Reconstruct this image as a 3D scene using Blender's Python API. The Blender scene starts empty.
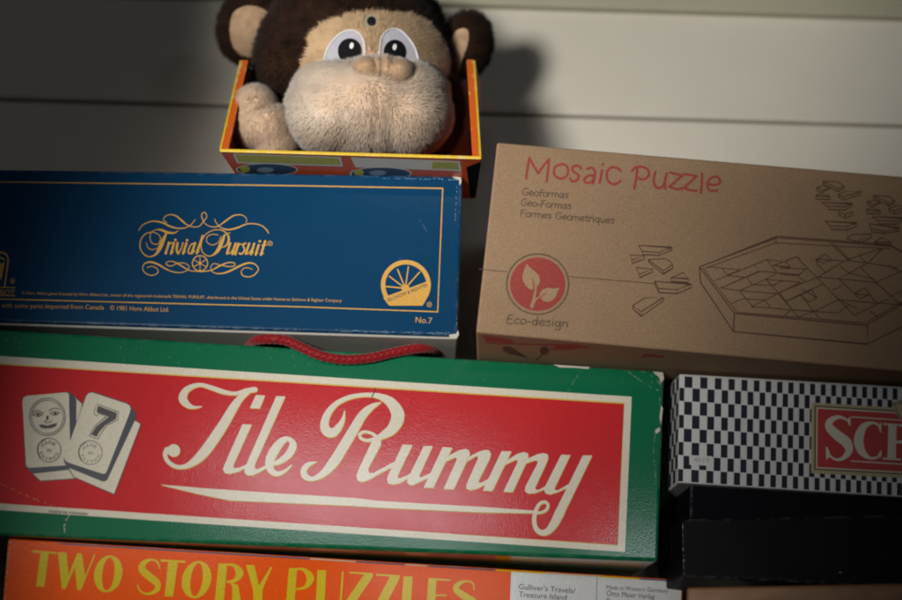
import bpy, bmesh, math, random
import numpy as np
from mathutils import Vector, noise
random.seed(7); rng = np.random.default_rng(7)
S = bpy.context.scene
COL = S.collection
R = math.radians

# ------------------------------------------------------------------ camera
PITCH, ROLL, FPX = R(17.0), R(1.7), 1879.0       # measured on the 902 px wide photograph
CAM = np.array([0.0, -0.70, 0.0])
fw = np.array([0, math.cos(PITCH), math.sin(PITCH)])
up0 = np.array([0, -math.sin(PITCH), math.cos(PITCH)])
rt = math.cos(ROLL)*np.array([1.0, 0, 0]) + math.sin(ROLL)*up0
up = -math.sin(ROLL)*np.array([1.0, 0, 0]) + math.cos(ROLL)*up0
def ray(x, y): return fw + rt*((x-451)/FPX) + up*((300-y)/FPX)
def at_y(x, y, Y):
    d = ray(x, y); return CAM + d*((Y-CAM[1])/d[1])
def at_z(x, y, z):
    d = ray(x, y); return CAM + d*((z-CAM[2])/d[2])
cd = bpy.data.cameras.new('camera'); cam = bpy.data.objects.new('camera', cd); COL.objects.link(cam)
cd.sensor_width = 36; cd.lens = FPX*36/902; cd.clip_start = .02; cd.clip_end = 50
from mathutils import Matrix
m = Matrix.Identity(4)
for i in range(3):
    m[i][0] = rt[i]; m[i][1] = up[i]; m[i][2] = -fw[i]; m[i][3] = CAM[i]
cam.matrix_world = m
cd.dof.use_dof = True; cd.dof.focus_distance = .705; cd.dof.aperture_fstop = 5.6
S.camera = cam

# ------------------------------------------------------------------ materials
def lin(r, g, b):
    f = lambda c: (c/255/12.92) if c/255 <= .04045 else ((c/255+.055)/1.055)**2.4
    return (f(r), f(g), f(b), 1)
def new_mat(name):
    mt = bpy.data.materials.new(name); mt.use_nodes = True
    nt = mt.node_tree; b = nt.nodes['Principled BSDF']
    return mt, nt, b
def N(nt, typ, **kw):
    n = nt.nodes.new(typ)
    for k, v in kw.items(): setattr(n, k, v)
    return n
def noise_n(nt, scale, detail=3, rough=.55):
    g = N(nt, 'ShaderNodeNewGeometry'); n = N(nt, 'ShaderNodeTexNoise')
    n.inputs['Scale'].default_value = scale; n.inputs['Detail'].default_value = detail
    n.inputs['Roughness'].default_value = rough
    nt.links.new(g.outputs['Position'], n.inputs['Vector']); return n
def mix(nt, fac, a, b, mode='MIX'):
    n = N(nt, 'ShaderNodeMix', data_type='RGBA', blend_type=mode)
    for sock, v in ((n.inputs[0], fac), (n.inputs[6], a), (n.inputs[7], b)):
        if hasattr(v, 'is_linked'): nt.links.new(v, sock)
        else: sock.default_value = v
    return n.outputs[2]
def ramp(nt, src, p0, p1, c0=(0,0,0,1), c1=(1,1,1,1)):
    n = N(nt, 'ShaderNodeValToRGB'); n.color_ramp.elements[0].position = p0; n.color_ramp.elements[1].position = p1
    n.color_ramp.elements[0].color = c0; n.color_ramp.elements[1].color = c1
    nt.links.new(src, n.inputs[0]); return n.outputs[0]
def card(name, col, rough=.42, spec=.5, bump=.25, grain=.10, wear=0, wear_col=None, bscale=1500, blotch=.12, big=.0, coat=0):
    """printed or raw cardboard: fibre grain, slight blotches, embossed gloss, worn edges"""
    mt, nt, b = new_mat(name); L = nt.links
    n1 = noise_n(nt, 1800, 2); n2 = noise_n(nt, 28, 4)
    c = mix(nt, ramp(nt, n1.outputs[0], .3, .7), tuple(v*(1-grain) for v in col[:3])+(1,), tuple(min(1, v*(1+grain)) for v in col[:3])+(1,))
    c = mix(nt, ramp(nt, n2.outputs[0], .35, .75, (0,0,0,1), (blotch,)*3+(1,)), c, tuple(v*.55 for v in col[:3])+(1,))
    if wear:
        bv = N(nt, 'ShaderNodeBevel', samples=6); bv.inputs['Radius'].default_value = .0016
        g = N(nt, 'ShaderNodeNewGeometry')
        d = N(nt, 'ShaderNodeVectorMath', operation='DOT_PRODUCT')
        L.new(bv.outputs[0], d.inputs[0]); L.new(g.outputs['Normal'], d.inputs[1])
        e = ramp(nt, d.outputs['Value'], .80, .995, (1,1,1,1), (0,0,0,1))
        w = noise_n(nt, 240, 5, .7); wr = ramp(nt, w.outputs[0], .62-.14*wear, .70-.14*wear)
        mm = N(nt, 'ShaderNodeMath', operation='MULTIPLY'); L.new(e, mm.inputs[0]); L.new(wr, mm.inputs[1])
        c = mix(nt, mm.outputs[0], c, wear_col or lin(190, 180, 160))
    L.new(c, b.inputs['Base Color'])
    n3 = noise_n(nt, 60, 3); rr = N(nt, 'ShaderNodeMapRange'); L.new(n3.outputs[0], rr.inputs[0])
    rr.inputs[3].default_value = rough-.06; rr.inputs[4].default_value = rough+.10
    L.new(rr.outputs[0], b.inputs['Roughness']); b.inputs['Specular IOR Level'].default_value = spec
    nb = noise_n(nt, bscale, 3); bp = N(nt, 'ShaderNodeBump'); bp.inputs['Strength'].default_value = bump
    bp.inputs['Distance'].default_value = (.00005 if coat else .0002)
    L.new(nb.outputs[0], bp.inputs['Height'])
    if big:
        nb2 = noise_n(nt, 26, 3); bp2 = N(nt, 'ShaderNodeBump'); bp2.inputs['Strength'].default_value = big
        bp2.inputs['Distance'].default_value = (.0006 if coat else .0012); L.new(nb2.outputs[0], bp2.inputs['Height'])
        L.new(bp2.outputs[0], bp.inputs['Normal'])
    L.new(bp.outputs[0], b.inputs['Normal'])
    if coat: b.inputs['Specular IOR Level'].default_value = .08
    if coat:   # varnish: patchy where hands have rubbed it
        n5 = noise_n(nt, 22, 5, .65); L.new(ramp(nt, n5.outputs[0], .30, .72, (coat*.55,)*3+(1,), (coat,)*3+(1,)), b.inputs['Coat Weight'])
        b.inputs['Coat Roughness'].default_value = .11; b.inputs['Coat IOR'].default_value = 1.6
        L.new(bp.outputs[0], b.inputs['Coat Normal'])
    return mt
def wood_mat(name, a, bcol, vec=(6, 90, 90)):
    mt, nt, b = new_mat(name)
    g = N(nt, 'ShaderNodeNewGeometry'); mp = N(nt, 'ShaderNodeMapping'); mp.inputs['Scale'].default_value = vec
    n = N(nt, 'ShaderNodeTexNoise'); n.inputs['Scale'].default_value = 3; n.inputs['Detail'].default_value = 5
    nt.links.new(g.outputs['Position'], mp.inputs[0]); nt.links.new(mp.outputs[0], n.inputs['Vector'])
    nt.links.new(mix(nt, ramp(nt, n.outputs[0], .3, .7), a, bcol), b.inputs['Base Color'])
    b.inputs['Roughness'].default_value = .5
    return mt
def wall_mat(name, col):
    mt, nt, b = new_mat(name)
    n = noise_n(nt, 9, 5); n2 = noise_n(nt, 160, 3)
    c = mix(nt, ramp(nt, n.outputs[0], .3, .8), col, tuple(v*.86 for v in col[:3])+(1,))
    nt.links.new(c, b.inputs['Base Color']); b.inputs['Roughness'].default_value = .55
    bp = N(nt, 'ShaderNodeBump'); bp.inputs['Strength'].default_value = .25; bp.inputs['Distance'].default_value = .0008
    nt.links.new(n2.outputs[0], bp.inputs['Height']); nt.links.new(bp.outputs[0], b.inputs['Normal'])
    return mt
def fabric(name, a, bcol, scale=90, rough=.85, sheen=.3, p=(.3, .7)):
    mt, nt, b = new_mat(name)
    n = noise_n(nt, scale, 4, .6)
    nt.links.new(mix(nt, ramp(nt, n.outputs[0], *p), a, bcol), b.inputs['Base Color'])
    b.inputs['Roughness'].default_value = rough
    b.inputs['Specular IOR Level'].default_value = .2
    b.inputs['Sheen Weight'].default_value = sheen; b.inputs['Sheen Roughness'].default_value = .5
    return mt
def plain(name, col, rough=.5, spec=.5):
    mt, nt, b = new_mat(name); n = noise_n(nt, 300, 3)
    nt.links.new(mix(nt, ramp(nt, n.outputs[0], .3, .7), col, tuple(v*.88 for v in col[:3])+(1,)), b.inputs['Base Color'])
    b.inputs['Roughness'].default_value = rough; b.inputs['Specular IOR Level'].default_value = spec
    return mt

G = dict(bump=.35, rough=.40)
M = dict(
 blue=card('glossy blue card', (.001, .041, .112, 1), rough=.36, coat=.24, bump=.16, grain=.12, wear=.9, wear_col=lin(150,165,175), big=.10),
 gold=card('gold print', (.62, .36, .085, 1), rough=.34, coat=.3, bump=.16),
 palecard=card('pale grey board', (.38, .38, .36, 1), rough=.7, bump=.3),
 green=card('glossy green card', (.002, .135, .060, 1), rough=.34, coat=1, bump=.42, wear=1.0, wear_col=lin(150,170,140), big=.08, bscale=1400),
 red=card('glossy red print', (.55, .020, .026, 1), rough=.34, coat=1, bump=.42, bscale=1400, big=.08),
 cream=card('cream print', (.70, .66, .55, 1), rough=.34, coat=1, bump=.42, bscale=1400, big=.10),
 yellowline=card('yellow misprint edge', (.62, .45, .07, 1), rough=.4),
 navyink=card('navy ink', (.020, .026, .050, 1), rough=.4),
 lines=card('dark ink', (.05, .045, .05, 1), rough=.5),
 greenscuff=card('rubbed green card', (.22, .36, .26, 1), rough=.7),
 scuff=card('torn paper', (.52, .50, .44, 1), rough=.8),
 bluescuff=card('rubbed blue card', (.16, .28, .40, 1), rough=.6),
 kraft=card('brown kraft card', (.335, .222, .136, 1), rough=.78, spec=.25, bump=.5, grain=.18, blotch=.25, bscale=900, wear=.3, wear_col=(.42,.30,.19,1), big=.10),
 kraftprint=card('kraft leaf', (.37, .25, .15, 1), rough=.72, spec=.25, grain=.15),
 kraftred=card('red ink on kraft', (.34, .062, .052, 1), rough=.7, spec=.25, grain=.22, blotch=.2),
 kraftline=card('brown ink on kraft', (.105, .056, .042, 1), rough=.7, spec=.25, grain=.2),
 kraftdark=card('grey brown ink on kraft', (.115, .078, .052, 1), rough=.7, spec=.25, grain=.2),
 black=card('black card', (.005, .0055, .008, 1), rough=.45, spec=.03, bump=.3, wear=1.1, wear_col=lin(120,120,125), big=.15),
 white=card('white card', (.60, .61, .63, 1), rough=.60, spec=.3, wear=.5, wear_col=lin(150,145,120)),
 check=card('dark blue ink', (.010, .012, .022, 1), rough=.60, spec=.3),
 tan=card('tan ink', (.46, .39, .22, 1), rough=.45),
 sred=card('sign red ink', (.46, .022, .020, 1), rough=.42),
 stampgrey=card('grey stamp', (.33, .33, .33, 1), rough=.5),
 orange=card('glossy orange card', (.86, .100, .001, 1), rough=.34, coat=.25, bump=.35, wear=.9, wear_col=lin(215,190,150), bscale=1000, big=.15),
 yellow=card('yellow print', (.66, .50, .010, 1), rough=.34, coat=.4, bump=.35, bscale=1000, big=.15),
 label=card('white label print', (.68, .70, .72, 1), rough=.34, coat=1, bump=.35, bscale=1000, big=.15),
 stripblue=card('blue strip', (.05, .11, .19, 1), rough=.5), stripcream=card('cream strip', (.55, .46, .32, 1), rough=.5),
 mono=card('orange display card', (.70, .125, .018, 1), rough=.38, bump=.3, wear=.5, wear_col=lin(230,200,120)),
 monor=card('red orange display card', (.55, .085, .018, 1), rough=.30, bump=.3, big=.2),
 rim=card('yellow card rim', (.74, .50, .025, 1), rough=.36, bump=.3, blotch=.35, wear=.7, wear_col=lin(220,205,150)),
 olive=card('olive print', (.40, .40, .05, 1), rough=.26, big=.25), silver=card('pale print', (.60, .62, .56, 1), rough=.26, big=.25),
 pict=card('navy picture', (.03, .05, .10, 1), rough=.3), pictblue=card('blue picture', (.20, .27, .35, 1), rough=.3),
 wall=wall_mat('painted siding', (.62, .595, .525, 1)), wall2=wall_mat('olive painted trim', (.40, .385, .29, 1)),
 wood=wood_mat('light wood', (.34, .17, .07, 1), (.22, .10, .04, 1)),
 shelf=wood_mat('dark shelf wood', (.10, .06, .03, 1), (.06, .035, .02, 1)),
 cord=fabric('red cord', (.30, .005, .010, 1), (.15, .003, .006, 1), 900, .5, .2),
 fur=fabric('dark brown plush', (.046, .0195, .010, 1), (.012, .0055, .0032, 1), 160, .9, .03),
 tanfur=fabric('tan plush', (.70, .50, .31, 1), (.60, .41, .24, 1), 70, .85, .3),
 muzz=fabric('pale muzzle plush', (.80, .68, .56, 1), (.66, .48, .34, 1), 34, .85, .35, (.42, .72)),
 hand=fabric('tan hand plush', (.80, .59, .43, 1), (.68, .48, .33, 1), 90, .85, .3),
 inner=fabric('tan felt', (.68, .48, .32, 1), (.56, .38, .24, 1), 130, .9, .3),
 nose=fabric('tan nose plush', (.66, .46, .30, 1), (.55, .36, .22, 1), 110, .85, .4),
 eyew=fabric('white felt', (.50, .50, .57, 1), (.44, .44, .52, 1), 500, .6, .2), thread=plain('white thread', (.76, .76, .82, 1), .6),
 pupil=plain('black felt', (.005, .005, .006, 1), .75, .15), glint=plain('painted white glint', (.8, .8, .8, 1), .5),
 seam=plain('dark seam', (.16, .085, .045, 1), .9), button=plain('button dark', (.006, .008, .009, 1), .6, .2), ring=plain('felt ring', (.36, .33, .24, 1), .8),
)

# ------------------------------------------------------------------ objects
def thing(name, label, cat, loc):
    o = bpy.data.objects.new(name, None); COL.objects.link(o); o.location = Vector(loc)
    o['label'] = label; o['category'] = cat; o.empty_display_size = .01
    return o
def base(o):
    v = Vector((0, 0, 0))
    while o is not None: v = v + o.location; o = o.parent
    return v
def link(name, me, mat, parent=None):
    me.name = name
    o = bpy.data.objects.new(name, me); COL.objects.link(o)
    if mat is not None: me.materials.append(mat)
    if parent is not None:
        o.parent = parent
        b = base(parent); me.transform(Matrix.Translation(-b))
    return o
def from_bm(name, bm, mat, parent=None, smooth=False):
    me = bpy.data.meshes.new(name); bm.to_mesh(me); bm.free()
    if smooth:
        for p in me.polygons: p.use_smooth = True
    return link(name, me, mat, parent)
def hexa(bm, f, b):
    """closed solid from 4 front (TL,TR,BR,BL) and 4 back points"""
    F = [bm.verts.new(Vector(p)) for p in f]; B = [bm.verts.new(Vector(p)) for p in b]
    bm.faces.new(F[::-1]); bm.faces.new(B)
    for i in range(4):
        j = (i+1) % 4; bm.faces.new((F[i], F[j], B[j], B[i]))
def solid(name, f, b, mat, parent=None, bev=.0008, seg=2, cuts=0):
    bm = bmesh.new(); hexa(bm, f, b); bmesh.ops.recalc_face_normals(bm, faces=bm.faces)
    if bev: bmesh.ops.bevel(bm, geom=list(bm.edges), offset=bev, segments=seg, affect='EDGES', profile=.5)
    return from_bm(name, bm, mat, parent)

class Face:
    """a flat printed side: photo points are measured onto this plane, then live there"""
    def __init__(s, P, n): s.P = np.array(P); s.n = np.array(n)/np.linalg.norm(n)
    def __call__(s, x, y, lift=0.0):
        d = ray(x, y); P = s.P + s.n*lift
        return CAM + d*(((P-CAM)@s.n)/(d@s.n))
def vface(A, B):
    d = B-A; return Face(A, np.array([d[1], -d[0], 0]))
def sub(pts, o, s): return [((p[0]/s+o[0], p[1]/s+o[1]) + ((p[2]/s,) if len(p) > 2 else ())) for p in pts]
LIFT = 6e-5
class Art:
    """collects flat printed shapes of one colour on one face"""
    def __init__(s, face, level=1): s.f = face; s.bm = bmesh.new(); s.l = level*LIFT; s.k = 0
    def _l(s): s.k += 1; return s.l + s.k*2.5e-7
    def poly(s, pts):
        l = s._l(); vs = [s.bm.verts.new(Vector(s.f(p[0], p[1], l))) for p in pts]
        es = [s.bm.edges.new((vs[i], vs[(i+1) % len(vs)])) for i in range(len(vs))]
        r = bmesh.ops.triangle_fill(s.bm, use_beauty=True, use_dissolve=False, edges=es, normal=Vector(s.f.n))
    def ring(s, outer, inner):
        l = s._l(); a = [s.bm.verts.new(Vector(s.f(p[0], p[1], l))) for p in outer]; b = [s.bm.verts.new(Vector(s.f(p[0], p[1], l))) for p in inner]
        n = len(a)
        for i in range(n): s.bm.faces.new((a[i], a[(i+1) % n], b[(i+1) % n], b[i]))
    def ell(s, c, rx, ry, w=None, rot=0, n=48):
        def E(rx, ry): return [(c[0]+rx*math.cos(t)*math.cos(rot)-ry*math.sin(t)*math.sin(rot), c[1]+rx*math.cos(t)*math.sin(rot)+ry*math.sin(t)*math.cos(rot)) for t in [i*2*math.pi/n for i in range(n)]]
        if w: s.ring(E(rx+w/2, ry+w/2), E(rx-w/2, ry-w/2))
        else: s.poly(E(rx, ry))
    def stroke(s, pts, w=None, smooth=True, cap=True, closed=False):
        P = [(p[0], p[1], (w if (w is not None) else p[2])) for p in pts]
        if closed: P = P + [P[0]]
        if smooth and len(P) > 2:
            Q = []; n = len(P)
            for i in range(n-1):
                p1, p2 = P[i], P[i+1]
                p0 = P[i-1] if i > 0 else (P[n-2] if closed else p1); p3 = P[i+2] if i+2 < n else (P[1] if closed else p2)
                K = 7
                for k in range(K):
                    t = k/K
                    Q.append(tuple(.5*((2*p1[a]) + (-p0[a]+p2[a])*t + (2*p0[a]-5*p1[a]+4*p2[a]-p3[a])*t*t + (-p0[a]+3*p1[a]-3*p2[a]+p3[a])*t**3) for a in range(3)))
            Q.append(P[-1]); P = Q
        out = [P[0]]
        for q in P[1:]:
            if math.hypot(q[0]-out[-1][0], q[1]-out[-1][1]) > 1e-3: out.append(q)
        P = out; n = len(P)
        if n < 2: return
        l0 = s._l(); prev = None
        for i, (x, y, ww) in enumerate(P):
            a = P[max(i-1, 0)]; b = P[min(i+1, n-1)]
            if closed and i in (0, n-1): a = P[n-2]; b = P[1]
            dx, dy = b[0]-a[0], b[1]-a[1]; q = math.hypot(dx, dy) or 1; nx, ny = -dy/q, dx/q
            if not smooth and 0 < i < n-1:
                d1 = np.array([x-a[0], y-a[1]]); d2 = np.array([b[0]-x, b[1]-y]); c = d1@d2/(np.linalg.norm(d1)*np.linalg.norm(d2)+1e-9)
                ww = ww/max(.5, math.sqrt(max(.01, (1+c)/2)))
            l = l0 + 1.2e-5*i/n; h = max(ww, .05)/2
            cur = (s.bm.verts.new(Vector(s.f(x+nx*h, y+ny*h, l))), s.bm.verts.new(Vector(s.f(x-nx*h, y-ny*h, l))))
            if prev: s.bm.faces.new((prev[0], prev[1], cur[1], cur[0]))
            if cap and not closed and i in (0, n-1) and ww > .3:
                sg = -1 if i == 0 else 1
                ring = [s.bm.verts.new(Vector(s.f(x+h*(nx*math.cos(t)+sg*dx/q*math.sin(t)), y+h*(ny*math.cos(t)+sg*dy/q*math.sin(t)), l))) for t in [math.pi*k/8 for k in range(1, 8)]]
                s.bm.faces.new([cur[0]]+ring+[cur[1]])
            prev = cur
    def text(s, txt, x0, y0, x1, y1, h, slant=0.0):
        """built-in font on the baseline (x0,y0)-(x1,y1), cap height h in photo px"""
        cu = bpy.data.curves.new('t', 'FONT'); cu.body = txt; cu.resolution_u = 3
        ob = bpy.data.objects.new('t', cu); COL.objects.link(ob)
        bpy.context.view_layer.update()
        me = bpy.data.meshes.new_from_object(ob.evaluated_get(bpy.context.evaluated_depsgraph_get()))
        bpy.data.objects.remove(ob); bpy.data.curves.remove(cu)
        xs = [v.co.x for v in me.vertices]; xa, xb = min(xs), max(xs); sy = h/.70; l = s._l()
        wx, wy = x1-x0, y1-y0; wl = math.hypot(wx, wy)
        vs = []
        for v in me.vertices:
            u = (v.co.x-xa)/(xb-xa); e = v.co.y*sy
            vs.append(s.bm.verts.new(Vector(s.f(x0+u*wx+e*(wy/wl)+e*slant, y0+u*wy-e*(wx/wl), l))))
        for p in me.polygons:
            try: s.bm.faces.new([vs[i] for i in p.vertices])
            except ValueError: pass
        bpy.data.meshes.remove(me)
    def done(s, name, mat, parent, gap=.0035):
        # every printed face looks out of its side
        nrm = Vector(s.f.n)
        s.bm.normal_update()
        fl = [f for f in s.bm.faces if f.normal.dot(nrm) < 0]
        bmesh.ops.reverse_faces(s.bm, faces=fl)
        # marks that stand apart from each other become parts of their own
        seen = {}; isl = []
        for v in s.bm.verts:
            if v in seen: continue
            st = [v]; seen[v] = len(isl); mem = []
            while st:
                q = st.pop(); mem.append(q)
                for e in q.link_edges:
                    w = e.other_vert(q)
                    if w not in seen: seen[w] = len(isl); st.append(w)
            xs = [(q.co.x, q.co.z+q.co.y*.3) for q in mem]
            isl.append([min(p[0] for p in xs), max(p[0] for p in xs), min(p[1] for p in xs), max(p[1] for p in xs)])
        par = list(range(len(isl)))
        def find(i):
            while par[i] != i: par[i] = par[par[i]]; i = par[i]
            return i
        for i in range(len(isl)):
            for j in range(i):
                A_, B_ = isl[i], isl[j]
                if max(A_[0]-B_[1], B_[0]-A_[1], 0) < gap and max(A_[2]-B_[3], B_[2]-A_[3], 0) < gap: par[find(i)] = find(j)
        roots = sorted({find(i) for i in range(len(isl))}); out = None
        for r in roots[1:]:
            b2 = s.bm.copy(); b2.verts.index_update(); s.bm.verts.index_update()
            keep = {v.index for v in seen if find(seen[v]) == r}
            bmesh.ops.delete(b2, geom=[v for v in b2.verts if v.index not in keep], context='VERTS'); from_bm(name, b2, mat, parent)
        kill = [v for v in seen if find(seen[v]) != roots[0]]
        if kill: bmesh.ops.delete(s.bm, geom=kill, context='VERTS')
        return from_bm(name, s.bm, mat, parent)

# single-stroke handwriting alphabet (x 0..1 in advance widths, y 0 baseline .. 1 cap)
HAND = {
 'G': (.72, [[(.62,.82),(.40,.97),(.12,.75),(.05,.35),(.28,.02),(.58,.15),(.62,.42),(.36,.44)]]),
 'E': (.58, [[(.50,.95),(.16,.92),(.05,.05),(.50,.02)], [(.10,.50),(.42,.52)]]),
 'F': (.55, [[(.52,.92),(.14,.88),(.08,.45),(.05,-.02)], [(.02,.86),(.16,.92)], [(.10,.48),(.42,.50)]]),
 'e': (.52, [[(.06,.30),(.42,.36),(.38,.58),(.20,.60),(.05,.35),(.14,.04),(.44,.10)]]),
 'o': (.52, [[(.25,.62),(.06,.45),(.08,.10),(.28,.02),(.45,.25),(.40,.54),(.25,.62)]]),
 'f': (.42, [[(.42,.88),(.28,.95),(.20,.75),(.16,-.05)], [(.02,.52),(.36,.54)]]),
 'r': (.40, [[(.08,.60),(.06,.02)], [(.07,.38),(.20,.58),(.38,.56)]]),
 'm': (.82, [[(.08,.58),(.06,.02)], [(.07,.40),(.22,.60),(.38,.48),(.38,.02)], [(.38,.42),(.54,.60),(.70,.46),(.70,.02)]]),
 'n': (.55, [[(.08,.58),(.06,.02)], [(.07,.40),(.24,.60),(.42,.46),(.42,.02)]]),
 'a': (.55, [[(.42,.50),(.22,.62),(.06,.38),(.12,.06),(.30,.08),(.42,.45)], [(.44,.60),(.42,.02)]]),
 's': (.45, [[(.38,.54),(.20,.62),(.08,.48),(.34,.28),(.30,.04),(.06,.08)]]),
 'c': (.46, [[(.40,.50),(.22,.62),(.06,.38),(.10,.08),(.40,.08)]]),
 't': (.42, [[(.20,.85),(.16,.15),(.26,.02),(.40,.10)], [(.02,.58),(.38,.60)]]),
 'i': (.24, [[(.10,.60),(.09,.02)], [(.10,.84),(.105,.88)]]),
 'q': (.55, [[(.42,.50),(.22,.62),(.06,.38),(.12,.06),(.30,.08),(.42,.45)], [(.44,.60),(.42,-.40)]]),
 'g': (.55, [[(.42,.50),(.22,.62),(.06,.38),(.12,.06),(.30,.08),(.42,.45)], [(.44,.60),(.42,-.25),(.20,-.38),(.06,-.28)]]),
 'd': (.55, [[(.40,.45),(.22,.58),(.06,.36),(.12,.04),(.30,.06),(.42,.40)], [(.44,.98),(.42,.02)]]),
 'u': (.55, [[(.06,.60),(.08,.12),(.24,.02),(.40,.25)], [(.43,.60),(.43,.02)]]),
 '-': (.38, [[(.05,.32),(.30,.33)]]), ' ': (.40, []),
}
def hand(art, txt, x0, y0, x1, y1, h, w):
    tot = sum(HAND[c][0] for c in txt); wx, wy = x1-x0, y1-y0; a = 0
    for c in txt:
        for st in HAND[c][1]:
            pts = []
            for (u, v) in st:
                t = (a+u)/tot; jx = 0
                pts.append((x0+wx*t+jx+v*h*.06, y0+wy*t-v*h))
            art.stroke(pts, w=w)
        a += HAND[c][0]

def contact_face(bl, br, z):
    A, B = at_z(*bl, z), at_z(*br, z); return vface(A, B)

# ================================================================== RED AND GREEN TILE GAME BOX
A = at_y(0, 329, -.030); zt = A[2]; B = at_z(664, 371, zt)
tf = vface(A, B)
tl, tr, br_, bl_ = tf(-48, 326), tf(664.5, 371), tf(658.5, 561.5), tf(-42, 533.5)
back = -tf.n*.060
box = thing('tile_game_box', 'wide red and green game box with two printed tiles and white script lettering', 'game box', (tl+tr)/2*0 + (bl_+br_)/2)
solid('box_body', [tl, tr, br_, bl_], [p+back for p in (tl, tr, br_, bl_)], M['green'], box, bev=.0014, seg=4)
a = Art(tf, 1)
ot = lambda x: 356+(x)*(396.7-356)/631.7
a.poly([(-24, 354.4), (631.7, 396.7), (625, 552), (-20, 508.7)])
o_ = a.done('border_panel', M['cream'], box)
a = Art(tf, 2)
a.poly([(-16, 362.3), (624.6, 402.6), (618, 545.4), (-12, 501.6)])
a.done('yellow_edge', M['yellowline'], box)
a = Art(tf, 3)
a.poly([(-15, 363.6), (624, 404), (617.3, 544.6), (-11, 502.6)])
a.done('red_panel', M['red'], box)

def tile_title(a, dx, dy, ex=0):
    def PL(pts, o, s): a.poly([(p[0]+dx, p[1]+dy) for p in sub(pts, o, s)])
    def ST(pts, o, s): a.stroke([(p[0]+dx, p[1]+dy, p[2]+ex) for p in sub(pts, o, s)])
    o, s = (155, 375), 6
    ST([(278,188,4),(235,193,16),(195,178,36),(166,138,50),(192,86,36),(265,58,22),(340,76,26),(410,100,26),(480,110,20),(545,95,28),(600,86,30)], o, s)
    ST([(565,95,24),(515,135,38),(470,195,50),(420,280,57),(365,365,60),(300,455,60),(240,515,46),(180,548,26),(125,548,23),(80,520,24),(60,480,26),(72,446,30)], o, s)
    a.ell((155+112/6+dx, 375+452/6+dy), 38/6, 37/6)
    o, s = (220, 380), 6
    PL([(215,90),(270,93),(238,170),(180,167)], o, s)
    PL([(135,265),(190,267),(85,498),(78,522),(92,530),(120,525),(170,500),(165,520),(110,550),(60,562),(28,556),(18,538),(24,515)], o, s)
    PL([(337,97),(392,98),(212,500),(206,525),(218,535),(240,530),(275,510),(278,528),(240,552),(195,572),(165,572),(146,555),(148,530),(165,490)], o, s)
    ST([(295,505,14),(350,492,30),(410,448,44),(438,390,44),(412,353,26),(370,368,42),(322,430,56),(296,495,50),(308,543,40),(345,563,28),(390,545,18),(430,508,6)], o, s)
    o, s = (295, 385), 6
    ST([(297,152,4),(290,200,20),(268,245,38),(228,285,52),(190,275,58),(176,235,50),(197,170,40),(250,110,30),(330,72,26),(420,58,24),(500,65,32),(570,100,58),(612,160,76),(612,210,76),(580,265,62),(530,300,44),(480,322,24),(430,332,18),(395,318,18),(388,295,18),(415,280,16),(455,287,16),(490,310,20)], o, s)
    ST([(515,103,4),(460,130,34),(405,180,50),(350,270,58),(290,370,60),(230,465,60),(170,530,42),(110,562,26),(65,550,36),(52,515,38),(78,478,28),(130,460,5)], o, s)
    PL([(470,320),(517,330),(515,360),(440,500),(443,528),(470,528),(595,460),(590,490),(520,525),(440,572),(400,583),(372,570),(368,540),(385,500)], o, s)
    o, s = (380, 425), 7.5
    PL([(170,147),(243,150),(132,380),(134,398),(155,398),(235,362),(212,400),(150,435),(95,447),(60,435),(52,410),(62,375)], o, s)
    PL([(328,157),(395,158),(295,378),(296,390),(310,392),(385,358),(360,400),(300,425),(245,452),(215,445),(203,425),(210,400)], o, s)
    PL([(470,165),(542,170),(400,472),(328,468)], o, s)
    PL([(490,275),(512,232),(590,190),(640,178),(668,190),(674,215),(655,262),(553,482),(477,479),(575,260),(575,243),(555,245)], o, s)
    PL([(648,275),(672,235),(745,198),(790,185),(822,192),(832,215),(822,255),(738,420),(740,430),(760,432),(830,395),(805,440),(720,480),(675,488),(648,475),(648,445),(735,250),(735,232),(715,235)], o, s)
    o, s = (480, 440), 6
    PL([(130,66),(188,68),(75,305),(17,302)], o, s)
    PL([(148,150),(168,118),(225,82),(262,72),(288,80),(290,100),(278,135),(196,312),(140,310),(225,135),(225,118),(208,120)], o, s)
    PL([(270,142),(290,110),(345,85),(380,78),(405,85),(410,105),(400,135),(330,285),(335,298),(355,298),(405,270),(385,295),(330,318),(290,320),(268,305),(272,280),(345,140),(345,122),(325,122)], o, s)
    PL([(487,88),(542,90),(448,285),(450,300),(470,300),(530,265),(525,285),(470,310),(420,326),(392,318),(384,300),(390,280)], o, s)
    PL([(617,92),(673,92),(502,445),(446,440)], o, s)
    ST([(480,430,56),(446,498,50),(408,545,38),(370,555,32),(336,530,27),(324,480,24),(335,420,22),(360,380,18),(390,371,18),(408,390,16),(395,420,16),(360,435,14),(328,436,14)], o, s)
    a.poly([(p[0]+dx, p[1]+dy) for p in [(160,484.5),(208,488.5),(280,493.5),(355,498),(380,501),(480,506.7),(534,510.5),(534,513.2),(480,512.3),(380,507.7),(355,506),(300,503.5),(230,500.3),(199,494)]])
a = Art(tf, 4); tile_title(a, .35, .75, .3); a.done('lettering_shadow', M['yellowline'], box)
a = Art(tf, 5); tile_title(a, 0, 0); a.done('title_lettering', M['cream'], box)

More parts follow.
